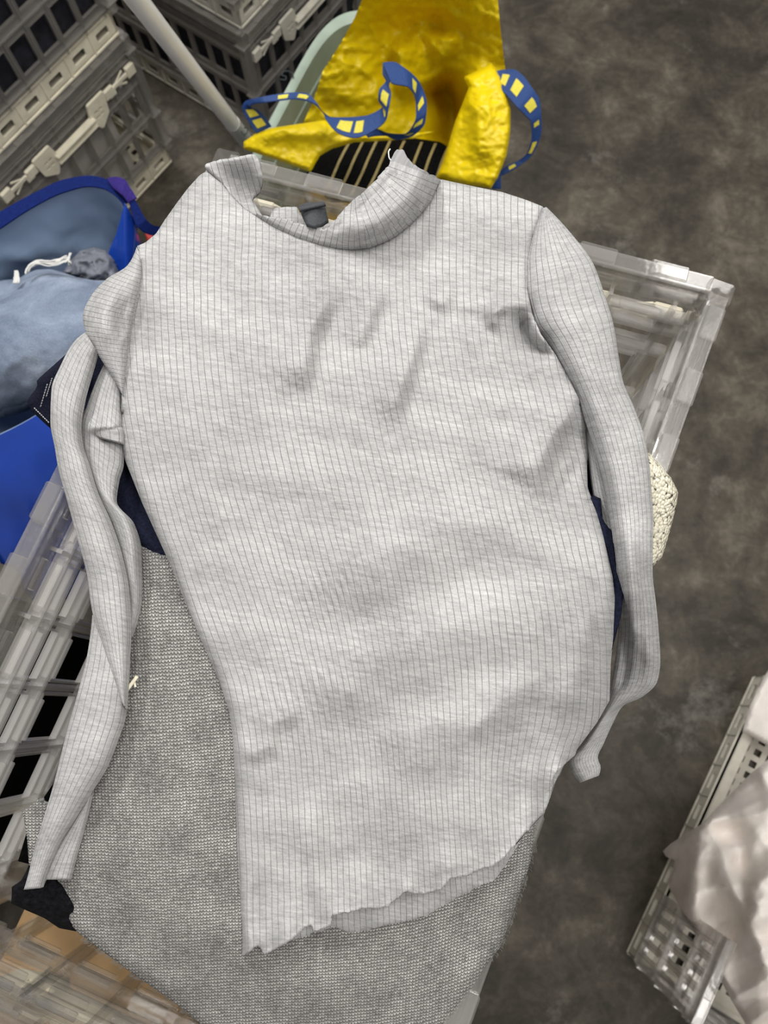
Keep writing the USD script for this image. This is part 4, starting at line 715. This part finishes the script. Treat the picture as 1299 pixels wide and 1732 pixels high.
# ------------------------------------------------------------------ carton seen through the near wall
nl = main_corners[3]; nr = main_corners[2]; e = (nr - nl) / np.linalg.norm(nr - nl); o = np.array([e[1], -e[0]])
cb = box(0.0, 0.32, 0.02, 0.33, 0.0, 0.72, 0.003); tape = box(0.08, 0.13, 0.0185, 0.0205, 0.3, 0.72)
M = np.eye(4); M[:3, 0] = (*e, 0); M[:3, 1] = (*o, 0); M[:3, 3] = (*nl, 0.0)
t = thing('brown_carton', 'brown cardboard carton seen through the near wall of the clear crate at the lower left', 'carton', (*(nl + 0.1 * e + 0.18 * o), 0))
cb.apply_transform(M); tape.apply_transform(M); obj('carton_body', cb, 'brown_cardboard', t); obj('tape', tape, 'grey_card', t)

# ------------------------------------------------------------------ cream crate with white paper at the lower right
q0, q1 = P(1060, 1610, 0)[:2], P(1299, 1090, 0)[:2]; ef = (q1 - q0) / np.linalg.norm(q1 - q0); rt = np.array([ef[1], -ef[0]])
t = thing('cream_crate', 'low cream tray of an open crate at the lower right with white paper spilling over', 'crate', (*(q0 + ef * 0.27 + rt * 0.18), 0))
tray, grid = base_parts(0.53, 0.366)
M = np.eye(4); M[:3, 0] = (*(-ef), 0); M[:3, 1] = (*(-rt), 0); M[:3, 3] = (*(q0 + ef * 0.53 + rt * 0.366), 0.001)
for nm, m in (('base_tray', tray), ('base_grid', grid)): m.apply_transform(M); obj(nm, m, 'grey_cream_plastic', t)
ledge = box(0, 0.53, 0.004, 0.022, 0.046, 0.054, 0.002); M2 = np.eye(4); M2[:3, 0] = (*ef, 0); M2[:3, 1] = (*rt, 0); M2[:3, 3] = (*q0, 0.001)
ledge.apply_transform(M2); obj('ledge', ledge, 'grey_cream_plastic', t)
pl, rim, rails = wall_parts(0.366, 0.28, True)
M3 = np.eye(4); M3[:3, 0] = (*rt, 0); M3[:3, 1] = (*(-ef), 0); M3[:3, 3] = (*q0, 0.048)
for m in (pl, rim, rails): m.apply_transform(M3)
w = obj('end_panel', pl, 'clear_plastic_dusty', t); obj('rim', rim, 'clear_plastic_rim', w); obj('rail', rails, 'clear_plastic_rim', w)
pl, rim, rails = wall_parts(0.115, 0.28, False)
M4 = np.eye(4); M4[:3, 0] = (*(ef), 0); M4[:3, 1] = (*(-rt), 0); M4[:3, 3] = (*q0, 0.048)
for m in (pl, rim, rails): m.apply_transform(M4)
w = obj('side_panel', pl, 'clear_plastic_dusty', t); obj('rim', rim, 'clear_plastic_rim', w); obj('rail', rails, 'clear_plastic_rim', w)
def facets(x, y, s, amp, seed):
    """sharp paper creases: several folded (triangle-wave) directions, bent by slow noise"""
    r = np.random.default_rng(seed); v = 0
    for k in range(6):
        a = r.uniform(0, math.pi); L = s * r.uniform(1.6, 4.5); q = (x * math.cos(a) + y * math.sin(a)) / L + 1.3 * meshkit.fbm(np.c_[x / (s * 5), y / (s * 5), 0 * x + k * 3.1], 2, seed + k) + r.uniform(0, 1)
        t = np.abs(((q % 1) * 2) - 1); m = meshkit.noise(np.c_[x / (s * 2.5), y / (s * 2.5), 0 * x + 9 + k])
        v = v + (np.maximum(t, 0.15) - 0.5) * (L / s) * m
    return amp * v
pz = tps([(1130, 1500, .05), (1125, 1445, .085), (1200, 1390, .16), (1300, 1290, .22), (1180, 1580, .17), (1240, 1680, .26), (1300, 1500, .30), (1250, 1500, .26), (1380, 1600, .32), (1300, 1760, .29), (1200, 1500, .22), (1380, 1300, .24)])
po = [(1122, 1440), (1135, 1428), (1162, 1410), (1190, 1393), (1215, 1365), (1245, 1335), (1275, 1305), (1310, 1278), (1420, 1240), (1420, 1800), (1290, 1800), (1262, 1732), (1240, 1695), (1215, 1650), (1190, 1605), (1165, 1560), (1148, 1530), (1136, 1508), (1128, 1495), (1140, 1470), (1143, 1455), (1128, 1450)]
def zp(x, y, d): return pz(x, y) + facets(x, y, 34, 0.016, 5) + round_off(d, 16, 0.02) + crease(x, y, [(1205, 1400), (1175, 1480), (1178, 1560), (1200, 1600)], .035, 16, 26) + crease(x, y, [(1240, 1420), (1260, 1500), (1225, 1600)], -.025, 16, 20) + crease(x, y, [(1300, 1400), (1265, 1480), (1300, 1560)], .02, 26, 12) + crease(x, y, [(1330, 1500), (1270, 1560), (1235, 1640)], .02, 30, 16)
V, F, _ = sheet(po, zp, 5.0, 0.003); obj('white_paper', (V, F), 'white_paper', None, 'large crumpled sheet of white paper heaped in the cream crate at the lower right', 'paper', smooth=True)
pz2 = tps([(1262, 1235, .10), (1300, 1130, .14), (1400, 1200, .14), (1300, 1255, .09)])
V, F, _ = sheet([(1256, 1238), (1268, 1195), (1290, 1150), (1320, 1105), (1420, 1105), (1420, 1262), (1310, 1268), (1280, 1250)], lambda x, y, d: pz2(x, y) + round_off(d, 10, 0.012) + facets(x, y, 60, 0.006, 9), 5.0, 0.003)
obj('white_paper', (V, F), 'white_paper', None, 'smaller white paper bundle at the right edge above the grid of the cream crate', 'paper', smooth=True)
